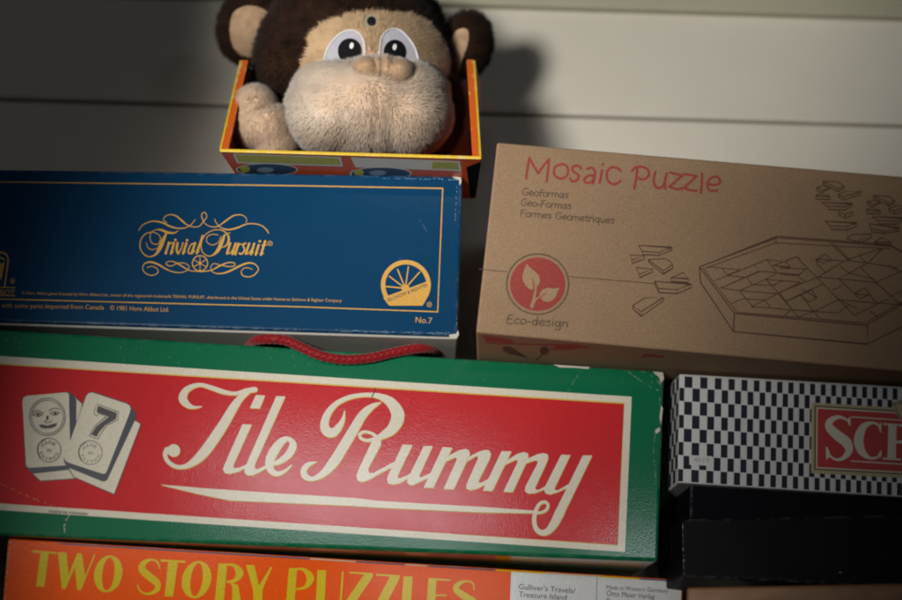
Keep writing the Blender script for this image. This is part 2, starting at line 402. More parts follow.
# the picture of two tiles
o, s = (10, 380), 4.614
def T(pts): return sub(pts, o, s)
a = Art(tf, 4)
a.poly(T([(62,92),(272,54),(334,106),(334,300),(302,457),(138,468),(76,405)])); a.done('tile_picture_outline', M['lines'], box)
a = Art(tf, 5); a.poly(T([(66,92),(272,58),(330,108),(330,300),(299,453),(141,464),(80,405)])); a.done('back_tile_picture', M['cream'], box)
a = Art(tf, 6); a.poly(T([(60,80),(262,54),(278,57),(306,90),(306,300),(290,412),(105,433),(70,402)])); a.done('tile_side_picture', M['navyink'], box)
a = Art(tf, 7); a.poly(T([(57,98),(62,82),(76,73),(256,57),(268,60),(272,70),(279,378),(276,388),(266,393),(94,405),(80,402),(74,392)])); ft = a.done('tile_front_picture', M['cream'], box)
a = Art(tf, 8)
a.poly(T([(370,56),(604,200),(603,212),(482,530),(292,448),(250,380)])); a.done('tile_picture_outline', M['lines'], box)
a = Art(tf, 9); a.poly(T([(372,60),(600,202),(599,212),(480,525),(296,446),(256,380)])); a.done('back_tile_picture', M['cream'], box)
a = Art(tf, 10); a.poly(T([(350,66),(380,53),(545,107),(580,150),(581,176),(448,462),(436,468),(424,467),(266,403),(247,370)])); a.done('tile_side_picture', M['navyink'], box)
a = Art(tf, 11); a.poly(T([(352,73),(362,62),(378,57),(538,109),(552,118),(557,132),(552,152),(446,422),(440,431),(428,433),(264,379),(252,368),(252,352)])); a.done('tile_front_picture', M['cream'], box)
a = Art(tf, 12)
def poly7(k): 
    c = (435, 190); return [(c[0]+(p[0]-c[0])*k, c[1]+(p[1]-c[1])*k) for p in [(402,110),(502,148),(497,184),(448,208),(424,240),(405,272),(366,258),(392,212),(445,168),(408,154),(402,166),(388,158),(390,140)]]
a.stroke(T(poly7(1.0)), w=.7, smooth=False, closed=True)
a.poly(T([(406,118),(494,152),(490,180),(440,208),(412,240),(400,262),(374,252),(398,214),(455,170),(406,150),(400,150),(401,138)]))
for rr, w in ((83, .7), (74, .6)): a.ell(T([(172,170)])[0], rr/s, (rr+3)/s, w)
for st in ([(103,162),(125,150),(150,158)], [(108,162),(128,168),(148,160)], [(185,155),(205,145),(228,150)], [(190,158),(208,162),(226,152)],
           [(100,150),(125,140),(152,152)], [(180,142),(205,130),(230,136)], [(172,165),(176,178),(162,190)], [(160,192),(175,198),(192,188)]):
    a.stroke(T(st), w=.75)
a.ell(T([(128,159)])[0], 1.5, 1.2); a.ell(T([(208,154)])[0], 1.5, 1.2)
a.poly(T([(168,164),(178,166),(172,182),(166,178)]))
a.poly(T([(133,206),(150,205),(172,210),(195,203),(217,197),(212,212),(190,222),(160,224),(142,220)]))
for c in ((180,323), (371,335)):
    a.ell(T([c])[0], 54/s, 55/s, .7)
    a.stroke(T([(c[0]-20,c[1]-50),(c[0]-46,c[1]-28),(c[0]-53,c[1]+5),(c[0]-40,c[1]+38)]), w=1.2)
    for txt, r0, a0, a1, flip in (('MADE', 36, -142, -50, 0), ('TAIWAN', 40, 160, 28, 1)):
        for i, ch in enumerate(txt):
            t = R(a0+(a1-a0)*i/(len(txt)-1)); ux, uy = math.cos(t), math.sin(t)
            px, py = c[0]+r0*ux, c[1]+r0*uy
            tx, ty = (-uy, ux) if not flip else (uy, -ux)
            w = 7 if ch != 'I' else 1.6
            ox, oy = (-ux*7, -uy*7) if not flip else (ux*7, uy*7)
            q = T([(px-tx*w+ox, py-ty*w+oy), (px+tx*w+ox, py+ty*w+oy)])
            a.text(ch, q[0][0], q[0][1], q[1][0], q[1][1], 3.0)
    q = T([(c[0]-9, c[1]+8), (c[0]+10, c[1]+9)]); a.text('IN', *q[0], *q[1], 3.0)
a.text('MADE IN TAIWAN', 49, 512.5, 87, 515.2, 2.6)
a.done('ink_drawing', M['lines'], box)
# wear: creases and torn corner paper along the edges
a = Art(tf, 2)
def scratch(a, pts, w):
    """a rub mark: short uneven flecks along a path"""
    for k in range(len(pts)-1):
        (x0, y0), (x1, y1) = pts[k], pts[k+1]; d = math.hypot(x1-x0, y1-y0); n = max(1, int(d/2.2))
        for q in range(n):
            if n > 1 and random.random() < .35: continue
            t = q/n; u = min(1, t+random.uniform(.5, 1.3)/n); j = lambda: random.uniform(-.45, .45)
            a.stroke([(x0+(x1-x0)*t+j(), y0+(y1-y0)*t+j(), .2), (x0+(x1-x0)*(t+u)/2+j(), y0+(y1-y0)*(t+u)/2+j(), w*random.uniform(.35,1.1)), (x0+(x1-x0)*u+j(), y0+(y1-y0)*u+j(), .2)], cap=False)
scratch(a, [(583,367),(578,375),(574,381),(570,388),(568,393)], .7)
scratch(a, [(629,372),(636,377),(644,383),(652,388),(661,391)], .8)
scratch(a, [(640,371),(648,373),(655,378),(661,385)], .9)
scratch(a, [(655,432),(653,455),(656,480),(651,500),(655,516)], .9)
scratch(a, [(648,520),(650,540),(648,558)], .6)
scratch(a, [(660,395),(659,410),(661,424)], 1.0)
for i in range(26):
    x = random.uniform(0, 655); y = random.uniform(333, 352)+x*.062
    scratch(a, [(x, y), (x+random.uniform(-2,2), y+random.uniform(.5,3))], .4)
a.done('scratches', M['greenscuff'], box)
a = Art(tf, 3)
for pts in ([(653,371.5),(663,372.5),(664,379),(661,383),(659,377),(655,374)], [(553,364.6),(590,367),(588,369),(575,367.8),(560,367.4)],
            [(661,405),(663,408),(661,425),(659.5,418)], [(655,430),(660,427),(660,431),(656,434)]):
    a.poly(pts)
scratch(a, [(69,515),(66,521),(64,527),(65,533)], 1.6)
a.done('torn_paper', M['scuff'], box)
a = Art(tf, 14); a.stroke([(375,388,.5),(374,392,.6),(372,396,.5),(371.5,402,.3)]); a.done('ink_specks', M['lines'], box)
a = Art(tf, 14); scratch(a, [(0,483),(12,489),(26,495),(40,501),(52,506)], .6); a.done('crease', M['yellowline'], box)

# red braided cord that hangs over the top edge
def cord(pts, r, parent):
    P = []
    for i in range(len(pts)-1):
        p0 = pts[max(i-1,0)]; p1 = pts[i]; p2 = pts[i+1]; p3 = pts[min(i+2,len(pts)-1)]
        for k in range(40):
            t = k/40; P.append(.5*((2*p1)+(-p0+p2)*t+(2*p0-5*p1+4*p2-p3)*t*t+(-p0+3*p1-3*p2+p3)*t**3))
    bm = bmesh.new(); n = 20; prev = None; acc = 0
    for i, p in enumerate(P):
        t = P[min(i+1,len(P)-1)]-P[max(i-1,0)]; t /= np.linalg.norm(t)
        if i: acc += np.linalg.norm(p-P[i-1])
        u = np.cross(t, [0,0,1]); u /= np.linalg.norm(u); v = np.cross(u, t)
        ring = []
        for k in range(n):
            a_ = 2*math.pi*k/n
            ph = acc/.0024*2*math.pi
            b = abs(math.sin((5*a_+ph)/2))*.5+abs(math.sin((5*a_-ph)/2))*.5
            rr = r*(.80+.28*b)
            ring.append(bm.verts.new(Vector(p+u*rr*math.cos(a_)+v*rr*math.sin(a_))))
        if prev:
            for k in range(n): bm.faces.new((prev[k], prev[(k+1)%n], ring[(k+1)%n], ring[k]))
        prev = ring
    bmesh.ops.recalc_face_normals(bm, faces=bm.faces)
    return from_bm('carrying_cord', bm, M['cord'], parent, smooth=True)
def onz(x, y, dz): return at_z(x, y, zt+dz)
rc = .0019
cp = [tf(246, 346, -.02), tf(256, 340.5, -.004), tf(270, 339.0, .0018), tf(286, 340.5, .0022), tf(303, 348, .0022), tf(322, 356, .0022), tf(345, 359.5, .0022), tf(370, 358, .0022), tf(392, 353, .0022), tf(410, 349.5, .0020), tf(424, 348.2, .0008), tf(434, 349, -.004), tf(441, 351, -.014), tf(446, 353, -.026)]
cord(cp, rc, box)

# ================================================================== BLUE GAME BOX
pf = contact_face((0, 324.5), (457, 338.5), zt+.0040)
q = [pf(-120, 167.5), pf(462.5, 176), pf(457.5, 336), pf(-118, 318)]
q2 = [pf(-118, 318.4), pf(457.3, 336.4), pf(457, 339), pf(-118, 321)]
back = -pf.n*.078
zp = float(pf(230, 172.7)[2])
bb = thing('blue_game_box', 'glossy dark blue game box with gold script lettering and wheel emblem', 'game box', (q2[2]+q2[3])/2)
zt_top = zp
solid('box_lid', q, [p+back for p in q], M['blue'], bb, bev=.0010, seg=3)
qi = [p-pf.n*.0006 for p in q2]
solid('box_base', qi, [p+back*.985 for p in qi], M['palecard'], bb, bev=.0004, seg=2)
a = Art(pf, 1)
a.stroke([(-100,179.5),(0,181.9),(300,185.8),(442.7,188.4),(437.7,311.8),(300,306.8),(0,299.0),(-98,296.3)], w=1.15, smooth=False, closed=True)
a.done('gold_border', M['gold'], bb)
a = Art(pf, 2)
o, s = (130, 205), 7.5
def L1(pts): a.stroke(sub(pts, o, s))
def W(pts, w): return [(p[0], p[1], w) for p in pts]
L1([(65,192,4),(90,155,6),(140,128,7),(190,122,9),(250,135,12),(300,160,12),(360,175,9),(420,170,7),(460,145,6),(490,108,5)])
L1([(275,130,6),(252,115,6),(262,88,6),(300,72,7),(345,82,10),(390,118,12),(430,150,9),(480,165,6),(520,158,6),(550,125,7),(575,88,7),(562,56,6),(541,65,7),(540,95,8),(562,138,6),(607,163,6),(657,160,8),(717,120,11),(777,80,10),(837,75,7),(872,100,6),(872,130,6)])
o = (195, 205)
L1([(147,105,5),(160,135,6),(195,170,8),(250,185,12),(320,170,12),(380,145,9),(440,140,7),(500,155,7),(535,185,8),(553,213,6)])
o = (130, 205)
L1([(130,470,6),(165,460,6),(205,480,7),(207,510,7),(165,528,8),(115,510,7),(95,475,7),(110,440,8),(155,428,13),(210,445,14),(270,480,11),(330,503,8),(390,505,7),(435,485,6),(440,455,6),(400,435,6),(350,440,7),(310,458,7),(275,448,7),(275,430,6),(310,422,7),(350,435,10),(400,465,10),(450,492,7),(500,498,6),(550,498,6),(607,490,6)])
o = (195, 205)
L1([(0,496,6),(50,500,6),(120,490,8),(190,455,12),(250,432,9),(295,435,7),(295,455,6),(250,462,7),(190,450,6),(140,440,6),(118,465,6),(130,500,6),(180,515,8),(250,500,13),(330,460,14),(400,435,12),(450,445,8),(475,480,8),(450,520,8),(400,540,8),(355,525,7),(350,490,6),(385,470,6),(430,482,5)])
o = (130, 205); c = sub([(525,437)], o, s)[0]
a.ell(c, 57/s, 57/s, 8/s); a.ell(c, 11/s, 11/s)
for k in range(6):
    t = R(30+60*k); a.stroke([(c[0], c[1]), (c[0]+56/s*math.cos(t), c[1]+56/s*math.sin(t))], w=6/s)
a.done('flourish_emblem', M['gold'], bb)
a = Art(pf, 4)
L1([(190,186,4),(230,186,14),(280,205,19),(330,210,11),(362,194,4)])
L1([(272,215,14),(248,265,28),(225,320,30),(195,368,16),(150,388,8),(105,370,8),(76,320,8),(82,260,8),(120,215,7),(175,205,6),(218,225,6),(228,260,6),(205,294,6),(165,285,6),(150,245,6),(160,205,6),(190,187,4)])
L1([(123,280,4),(132,315,6),(165,335,6),(210,322,5)])
def bars(lst, w=15):
    for st in lst: a.stroke([(p[0], p[1], (p[2] if len(p) > 2 else w/s)) for p in sub(st, o, s)])
bars([[(292,282),(268,364)], [(330,285),(308,364)], [(357,285),(350,335),(362,364)], [(424,285),(398,364)], [(488,285),(464,362)], [(545,232),(500,362)]], 17)
bars([[(282,315),(300,290),(318,284)], [(362,364),(385,325),(397,284)], [(482,290),(457,298),(437,345),(449,366),(474,335)], [(308,364),(322,350)], [(398,364),(412,350)], [(464,362),(484,346)], [(500,362),(516,348)], [(268,364),(262,362)]], 10)
for p in ((341,262), (428,264)): a.ell(sub([p], o, s)[0], 1.3, 1.3)
o = (195, 205)
L1([(222,225,14),(200,280,28),(172,340,26),(130,378,10),(90,380,7),(55,350,7),(46,300,7),(65,240,7),(110,200,7),(170,185,7),(222,200,9),(252,240,15),(246,288,15),(215,315,8),(190,310,5)])
L1([(265,210,4),(245,212,5),(232,222,5)]); L1([(175,225,5),(130,220,6),(92,240,6),(90,278,6),(130,300,6),(175,280,6),(195,235,6)])
bars([[(264,287),(240,364)], [(304,290),(280,368)], [(326,290),(302,370)], [(406,290),(382,366)], [(444,290),(420,370)], [(478,300),(455,372)], [(526,272),(494,374)]], 17)
bars([[(240,364),(262,360),(290,330)], [(318,320),(332,298),(350,292)], [(382,366),(402,362),(430,330)], [(455,372),(470,358)], [(494,374),(512,362)], [(280,368),(296,352)], [(420,370),(436,354)]], 9)
bars([[(378,287),(360,302),(372,335),(352,366),(332,362)]], 13); bars([[(500,302),(540,300)]], 7)
a.ell(sub([(486,272)], o, s)[0], 1.3, 1.3)
a.ell(sub([(563,288)], o, s)[0], 2.3, 2.3, .55); a.ell(sub([(563,288)], o, s)[0], 1.0, 1.2, .5)
a.done('title_lettering', M['gold'], bb)
# half wheel emblem
o, s = (360, 240), 5.4545
a = Art(pf, 2); c = (250, 245); r0 = 136
arc = [(c[0]+r0*math.cos(t), c[1]+r0*math.sin(t)) for t in [R(132+(408-132)*k/60) for k in range(61)]]
inn = [(c[0]+(r0-24)*math.cos(t), c[1]+(r0-24)*math.sin(t)) for t in [R(132+(408-132)*k/60) for k in range(61)]]
l = a._l()
va = [a.bm.verts.new(Vector(pf(*p, l))) for p in sub(arc, o, s)]; vb = [a.bm.verts.new(Vector(pf(*p, l))) for p in sub(inn, o, s)]
for k in range(60): a.bm.faces.new((va[k], va[k+1], vb[k+1], vb[k]))
a.poly(sub([(126,314),(366,226),(380,250),(378,290),(350,345),(340,358),(160,358),(148,345),(132,322)], o, s))
for p in ((128,252), (160,198), (205,160), (264,146), (325,175)): a.stroke(sub([(247,264), p], o, s), w=1.3)
a.ell(sub([(247,262)], o, s)[0], 4.0, 3.6)
a.ell(sub([(378,352)], o, s)[0], 2.3, 2.3, .55); a.ell(sub([(378,352)], o, s)[0], 1.0, 1.1, .5)
a.text('No.7', 415.5, 322.6, 432, 323.6, 6.0)
a.text('A Horn Abbot game licensed by Horn Abbot Ltd., owner of the registered trademark TRIVIAL PURSUIT, distributed in the United States under license to Selchow & Righter Company', 21.7, 294.2, 341.7, 302, 3.0)
a.text('Made in U.S.A. with some parts imported from Canada', -38, 306.6, 104, 309.6, 4.6); a.text('© 1981 Horn Abbot Ltd.', 110, 310, 169, 311.8, 4.6)
a.done('half_wheel_emblem', M['gold'], bb)
a = Art(pf, 4); q0 = sub([(152,338),(370,252)], o, s); a.text('SELCHOW & RIGHTER', *q0[0], *q0[1], 3.4); a.done('emblem_lettering', M['blue'], bb)
# arch emblem at the left
o, s = (0, 240), 8.57
a = Art(pf, 2)
L1([(-205,390,12),(-228,190,12),(-210,140,13),(-150,108,16),(-80,98,16),(0,104,16),(45,118,15),(66,150,13),(68,190,13),(55,290,12),(40,392,13)])
a.poly(sub([(-30,210),(42,190),(30,250),(12,335),(-30,350)], o, s)); a.poly(sub([(-130,200),(-60,205),(-60,345),(-110,340)], o, s))
L1([(-40,160,14),(0,150,16),(38,170,12)])
a.stroke(sub([(-290,405),(128,408)], o, s), w=1.0); a.stroke(sub([(-290,472),(128,478)], o, s), w=.8)
a.text('HORN ABBOT', -32, 294.2, 14.6, 295.2, 5.4); a.ell(sub([(107,350)], o, s)[0], 2, 2.2, .6); a.ell(sub([(107,350)], o, s)[0], .9, 1.0, .5)
a.done('arch_emblem', M['gold'], bb)
a = Art(pf, 3)
for x0, x1, y0, w in ((405,438,178.5,.9), (380,400,178,.6), (436,461,179,1.3)):
    scratch(a, [(x0,y0),((x0+x1)/2,y0+.6),(x1,y0+.6)], w)
for i in range(36):
    x = random.uniform(330, 456); y = 333.6-(457-x)*.031+random.uniform(-.8,.9); scratch(a, [(x,y),(x+random.uniform(2,9),y+.3)], .55)
scratch(a, [(457,182),(456,200),(455,222)], .6); scratch(a, [(455,330),(457,322),(456,312)], .7)
a.done('rubbed_edges', M['bluescuff'], bb)
a = Art(pf, 4); a.poly([(449,334.5),(456,334),(458,330),(459,334),(457,338.5),(450,338.5)]); a.poly([(452,176.6),(461,177.2),(461.5,182),(459.5,186),(459,180),(455,178.5)]); a.done('torn_corner', M['scuff'], bb)
a = Art(pf, 3); scratch(a, [(399,258),(404,262),(408,266)], .5); scratch(a, [(420,220),(427,232)], .35); a.done('scratches', M['bluescuff'], bb)

# ================================================================== KRAFT PUZZLE BOX
mf = contact_face((476, 332.5), (902, 371), zt+.0004)
q = [mf(497, 142), mf(1010, 185.3), mf(1010, 381), mf(476, 332.3)]
back = np.array([.03, 1.0, 0])*.072
kb = thing('cardboard_puzzle_box', 'brown kraft cardboard puzzle box with red title and line drawn hexagon tray', 'puzzle box', (q[2]+q[3])/2)
solid('box_body', q, [p+back for p in q], M['kraft'], kb, bev=.0009, seg=3)
a = Art(mf, 1)
o, s = (510, 150), 7.5; w = 19/7.5
def K(pts, closed=False): a.stroke(sub(pts, o, s), w=w, closed=closed)
a.stroke(sub([(120,215),(132,135),(145,60)], o, s), w=w); a.stroke(sub([(147,62),(175,115),(212,176)], o, s), w=w); a.stroke(sub([(212,176),(250,120),(292,70)], o, s), w=w); a.stroke(sub([(292,70),(286,150),(275,236)], o, s), w=w)
K([(385,108),(338,130),(332,180),(370,214),(420,200),(436,155),(420,118)], True)
K([(533,138),(512,117),(470,128),(474,160),(512,188),(506,224),(470,236),(450,214)])
K([(578,143),(612,132),(636,160),(634,210),(622,252)]); K([(632,192),(585,195),(557,222),(572,247),(612,238),(632,205)])
K([(690,150),(682,200),(672,245)]); K([(698,107),(697,111)])
o = (610, 150)
K([(80,155),(50,135),(5,133),(-22,170),(-20,220),(10,252),(45,254),(80,232)])
K([(205,135),(196,215),(182,290)]); K([(163,157),(190,132),(240,126),(285,150),(290,190),(258,218),(206,212)])
K([(340,165),(328,230),(342,276),(380,284),(408,255)]); K([(425,175),(412,235),(415,292)])
for st in ([(450,170),(545,190)], [(545,190),(445,276)], [(445,276),(500,294),(545,286)], [(558,180),(648,196)], [(648,196),(556,284)], [(556,284),(600,302),(652,305)]): K(st)
K([(690,180),(688,250),(682,322)]); K([(737,254),(780,262),(822,248),(818,212),(785,200),(745,222),(730,265),(752,305),(805,303)])
a.done('title_lettering', M['kraftred'], kb)
a = Art(mf, 1)
hand(a, 'Geoformas', 522, 195.1, 568.7, 198.2, 7.2, .95)
hand(a, 'Geo-Formas', 520.7, 205.7, 571.5, 209.2, 7.2, .95)
hand(a, 'Formes Geometriques', 520.4, 216.4, 614.5, 223.5, 7.2, .95)
hand(a, 'Eco-design', 506.4, 323.2, 568.8, 327.4, 8.6, 1.15)
c = (490+286/6, 240+265/6); a.ell(c, 31.0, 30.2, 1.35)
a.done('small_lettering', M['kraftdark'], kb)
a = Art(mf, 1); a.ell(c, 27.6, 26.8); a.done('round_emblem', M['kraftred'], kb)
o, s = (490, 240), 6
a = Art(mf, 2)
def smoothpoly(pts, k=6):
    n = len(pts); Q = []
    for i in range(n):
        p0, p1, p2, p3 = pts[i-1], pts[i], pts[(i+1)%n], pts[(i+2)%n]
        if len(p1) > 2: pass
        for j in range(k):
            t = j/k; Q.append(tuple(.5*((2*p1[d])+(-p0[d]+p2[d])*t+(2*p0[d]-5*p1[d]+4*p2[d]-p3[d])*t*t+(-p0[d]+3*p1[d]-3*p2[d]+p3[d])*t**3) for d in (0,1)))
    return Q
a.poly(sub([(222,142),(206,175),(196,208),(198,245),(214,275),(236,293),(262,298),(288,275),(300,246),(296,220),(278,195),(252,175),(234,160)], o, s))
a.poly(sub([(418,286),(385,292),(345,287),(315,298),(297,322),(302,345),(318,366),(345,372),(375,362),(394,340),(406,312)], o, s))
a.stroke(sub([(272,270,10),(274,300,12),(265,345,16),(252,398,22)], o, s)); a.stroke(sub([(256,385,14),(280,352,9),(312,334,6)], o, s))
a.done('leaf_drawing', M['kraftprint'], kb)
a = Art(mf, 4); a.stroke(sub([(252,228,4),(262,262,7),(262,292,8)], o, s)); a.stroke(sub([(336,318,3),(318,330,6),(300,346,6)], o, s)); a.done('leaf_vein', M['kraftred'], kb)
a = Art(mf, 1)
a.stroke([(479,269),(507,271.8)], w=.75); a.stroke([(569,276.6),(610,280),(655,283.5)], w=.75)
def PL(o, s, lst, w=.95):
    for st in lst: a.stroke(sub(st, o, s), w=w, smooth=False)
PL((600,230), 6, [[(232,92),(430,105),(355,135),(252,128),(232,92)],[(252,128),(255,148),(352,152),(355,135)],[(352,152),(430,122),(430,105)],
 [(180,148),(265,155),(190,180),(180,148)],[(190,180),(193,200),(265,175),(265,155)],
 [(290,178),(390,172),(420,186),(435,208),(378,245),(290,178)],[(378,245),(378,265),(438,228),(435,208)],[(290,178),(292,192),(378,265)],
 [(218,225),(315,235),(235,265),(218,225)],[(235,265),(237,285),(315,252),(315,235)],
 [(425,288),(500,255),(530,292),(425,288)],[(425,288),(425,308),(530,315),(530,292)],
 [(328,308),(545,325),(465,358),(352,352),(328,308)],[(352,352),(352,375),(465,382),(465,358)],[(465,382),(548,345),(545,325)],[(328,308),(330,328),(352,375)],
 [(195,455),(265,408),(380,405),(248,490),(195,455)],[(195,455),(198,475),(250,518),(248,490)],[(250,518),(380,425),(380,405)]], 1.0)
grp = [[(195,128),(290,132),(325,158),(285,170),(195,128)],[(285,170),(285,188),(325,170),(325,158)],[(195,128),(200,145),(285,188)],
 [(158,165),(200,155),(238,170),(200,180),(158,165)],[(160,165),(162,185),(195,192),(238,172)],[(158,212),(190,198),(240,220),(155,215)],[(155,215),(158,235),(240,237),(240,220)],
 [(288,205),(330,190),(425,190),(320,220),(288,205)],[(288,205),(295,225),(322,240),(425,205),(425,190)],[(320,220),(322,240)],
 [(190,255),(370,262),(335,280),(225,278),(190,255)],[(225,278),(230,298),(335,300),(335,280)],[(335,300),(370,275),(370,262)],
 [(290,312),(330,325),(380,312),(380,330),(330,350),(295,330),(290,312)],[(330,325),(330,350)],
 [(212,368),(400,378),(345,400),(240,395),(212,368)],[(240,395),(245,415),(345,420),(345,400)],[(345,420),(400,398),(400,378)]]
PL((790,160), 6, grp, 1.0)
PL((790+50.5,160+14.3), 6, grp[:13], 1.0)
PL((790,160), 6, [[(475,382),(655,408),(570,428),(485,412),(475,382)],[(485,412),(490,432),(570,440),(570,428)],[(570,440),(655,425),(655,408)],
 [(340,470),(375,445),(490,445),(400,490),(340,470)],[(490,445),(488,465),(410,502)],[(505,495),(550,465),(608,495),(505,495)],[(505,495),(508,510),(608,512),(608,495)]], 1.0)
PL((690,220), 4.255, [[(40,200),(368,70)],[(368,70),(600,86),(850,106),(1120,260),(902,358),(750,448),(190,398),(40,200)],[(40,200),(45,265),(185,475),(755,528),(755,448)],[(185,475),(188,398)],[(755,528),(1120,345),(1120,260)],
 [(48,196),(368,76)]], 1.15)
PL((690,220), 4.255, [[(65,205),(365,97),(600,110),(850,122)],[(368,70),(365,97)],[(55,205),(200,393),(745,438),(905,346),(1090,258)],[(368,76),(600,92),(850,112)],[(850,108),(1100,255)]], .9)
PL((690,230), 7.5, [[(130,275),(375,300)],[(185,380),(480,262),(570,222),(690,235)],[(245,295),(278,340),(400,355)],[(278,340),(375,300)],[(230,435),(520,310),(480,262)],[(520,310),(675,322),(825,335)],[(400,355),(430,352),(462,410)],
 [(230,435),(370,455),(660,478)],[(462,410),(640,415)],[(370,455),(570,370),(645,325)],[(575,222),(650,315)],[(570,370),(825,390)],[(570,370),(660,470)],[(620,415),(690,385)],[(370,455),(480,585)],
 [(310,552),(400,515),(560,525)],[(460,575),(560,525),(825,395)],[(560,525),(600,580)],[(460,575),(680,590)],[(660,475),(760,590)],[(720,535),(825,490)],[(625,265),(715,235),(795,200),(825,215)],[(625,265),(750,280),(720,240)]], .85)
PL((780,230), 5, [[(80,133),(370,425)],[(0,310),(190,235),(330,150),(515,90)],[(0,190),(130,195)],[(50,185),(30,155),(80,133)],[(130,195),(90,228),(120,255)],[(0,220),(90,228)],[(30,355),(215,270)],[(110,295),(185,340)],
 [(100,325),(160,300),(185,340),(145,360),(100,325)],[(105,325),(195,440)],[(0,395),(290,415),(345,372)],[(0,320),(90,435)],[(50,402),(20,430)],[(90,435),(170,408),(295,348)],[(190,235),(480,262),(610,205)],[(290,240),(400,345)],
 [(265,300),(310,280)],[(290,348),(610,375)],[(370,320),(420,290),(450,320),(400,345)],[(375,320),(450,325)],[(480,262),(600,370)],[(450,325),(480,365)],[(330,150),(440,165),(515,90)],[(250,65),(345,155)],[(265,65),(350,150)],
 [(400,130),(430,165)],[(300,180),(345,215)],[(300,240),(440,165)],[(345,215),(470,245)],[(405,190),(480,262)],[(440,165),(590,190)],[(540,175),(600,210)],[(555,330),(610,305)],[(450,405),(490,435)],[(370,425),(540,345)],
 [(310,355),(390,395)],[(180,150),(225,120),(260,150),(215,165),(180,150)],[(180,150),(185,170),(230,215)],[(180,145),(320,155)]], .9)
a.done('line_drawing', M['kraftline'], kb)
# print on the underside
uf = Face(np.array([0, 0, q[3][2]+.0]), np.array([0, 0, -1.0]))
zq = (q[3][2]+q[2][2])/2
# underside plane from its own corners
n_u = np.cross(q[2]-q[3], back); n_u = n_u if n_u[2] < 0 else -n_u
uf = Face(q[3], n_u)
o, s = (470, 320), 4.3
a = Art(uf, 1)
a.poly(sub([(52,66),(150,78),(190,90),(182,99),(120,94),(70,92)], o, s)); a.stroke(sub([(70,98,5),(230,104,5),(400,108,6),(480,112,3)], o, s))
a.poly(sub([(340,128),(385,105),(460,104),(532,122),(470,120),(430,130)], o, s)); a.poly(sub([(730,160),(752,145),(835,152),(828,162),(790,158)], o, s))
a.done('underside_print', M['kraftred'], kb)
a = Art(uf, 1); a.poly(sub([(138,118),(160,112),(182,118),(215,140),(252,165),(200,152),(165,145),(145,135)], o, s)); a.ell(sub([(320,132)], o, s)[0], 4.6, 4.2); a.stroke(sub([(318,142,6),(296,160,4),(280,172,3)], o, s)); a.done('underside_drawing', M['kraftline'], kb)

# ================================================================== ORANGE PUZZLE BOX
z2 = float(min(br_[2], bl_[2]))-.0003
of = vface(at_z(8, 538.5, z2), at_z(683, 579.5, z2-.0002))
# same heading as the tile box, front a little ahead of it
dirt = np.array([math.cos(R(12.5)), math.sin(R(12.5)), 0])
A2 = at_z(8, 538.5, z2)
of = vface(A2, A2+dirt)
q = [of(8.5, 538.2), of(683.5, 579.6), of(681, 625), of(2.5, 607)]
back = -of.n*.050
ob = thing('orange_puzzle_box', 'flat orange puzzle box with yellow capital lettering and white end panel', 'puzzle box', (q[2]+q[3])/2)
solid('box_body', q, [p+back for p in q], M['orange'], ob, bev=.0007, seg=2)
a = Art(of, 2)
o, s = (25, 540), 6.94
def P(pts): a.poly(sub(pts, o, s))
def ring(c, rx, ry, ix, iy, tilt):
    def E(rx, ry): return [(c[0]+rx*math.cos(t)-tilt*ry*math.sin(t), c[1]+ry*math.sin(t)) for t in [2*math.pi*k/48 for k in range(48)]]
    a.ring(sub(E(rx, ry), o, s), sub(E(ix, iy), o, s))
P([(53,72),(222,84),(222,97),(53,86)]); P([(108,88),(165,92),(135,325),(77,322)])
P([(228,84),(288,88),(303,240),(362,92),(395,94),(417,250),(480,97),(490,100),(388,348),(362,346),(345,190),(283,338),(255,340)])
ring((578,235), 98, 128, 42, 114, .10)
o, s = (130, 545), 6.01
L = lambda pts: a.stroke(sub(pts, o, s))
L([(178,140,8),(166,104,13),(125,88,14),(80,112,34),(75,150,44),(120,192,46),(162,228,42),(162,268,30),(110,294,13),(62,276,10),(47,240,8)])
P([(185,86),(335,95),(330,107),(183,98)]); P([(230,99),(288,103),(258,310),(208,308)])
ring((400,208), 88, 112, 36, 100, .12)
P([(532,110),(585,113),(562,355),(508,355)]); L([(582,118,12),(625,122,20),(658,165,48),(635,210,26),(585,222,12)]); P([(600,222),(650,240),(670,355),(615,355),(614,250)])
P([(697,120),(748,122),(775,245),(845,130),(856,133),(797,265),(795,355),(742,355),(740,270)])
o, s = (270, 550), 6.94
P([(132,125),(188,125),(170,375),(110,375)]); L([(186,132,12),(235,136,22),(280,192,52),(248,255,26),(178,272,10)])
P([(330,138),(390,140),(378,375),(317,375)]); P([(498,150),(512,150),(497,375),(483,375)])
P([(550,150),(715,160),(710,172),(548,162)]); P([(655,168),(715,165),(712,188),(585,375),(510,375)]); P([(738,165),(905,175),(900,187),(736,178)])
o, s = (380, 560), 6.44
P([(65,105),(128,100),(126,118),(40,285),(-30,285)]); P([(152,105),(210,105),(200,285),(138,285)])
P([(312,115),(365,118),(354,285),(300,285)]); P([(366,118),(455,125),(450,135),(364,131)]); P([(360,222),(430,222),(430,232),(359,232)])
L([(605,190,8),(598,150,10),(555,136,12),(505,155,30),(490,190,38),(540,230,46),(598,262,42)])
a.done('title_lettering', M['yellow'], ob)
o, s = (480, 530), 3.758
a = Art(of, 2); P([(117,154),(758,196),(752,352),(110,345)]); a.done('white_panel', M['label'], ob)
a = Art(of, 3); a.stroke(sub([(440,174),(437,300),(436,345)], o, s), w=.5)
def TX(t, x0, y0, x1, y1, h): p = sub([(x0,y0),(x1,y1)], o, s); a.text(t, *p[0], *p[1], h)
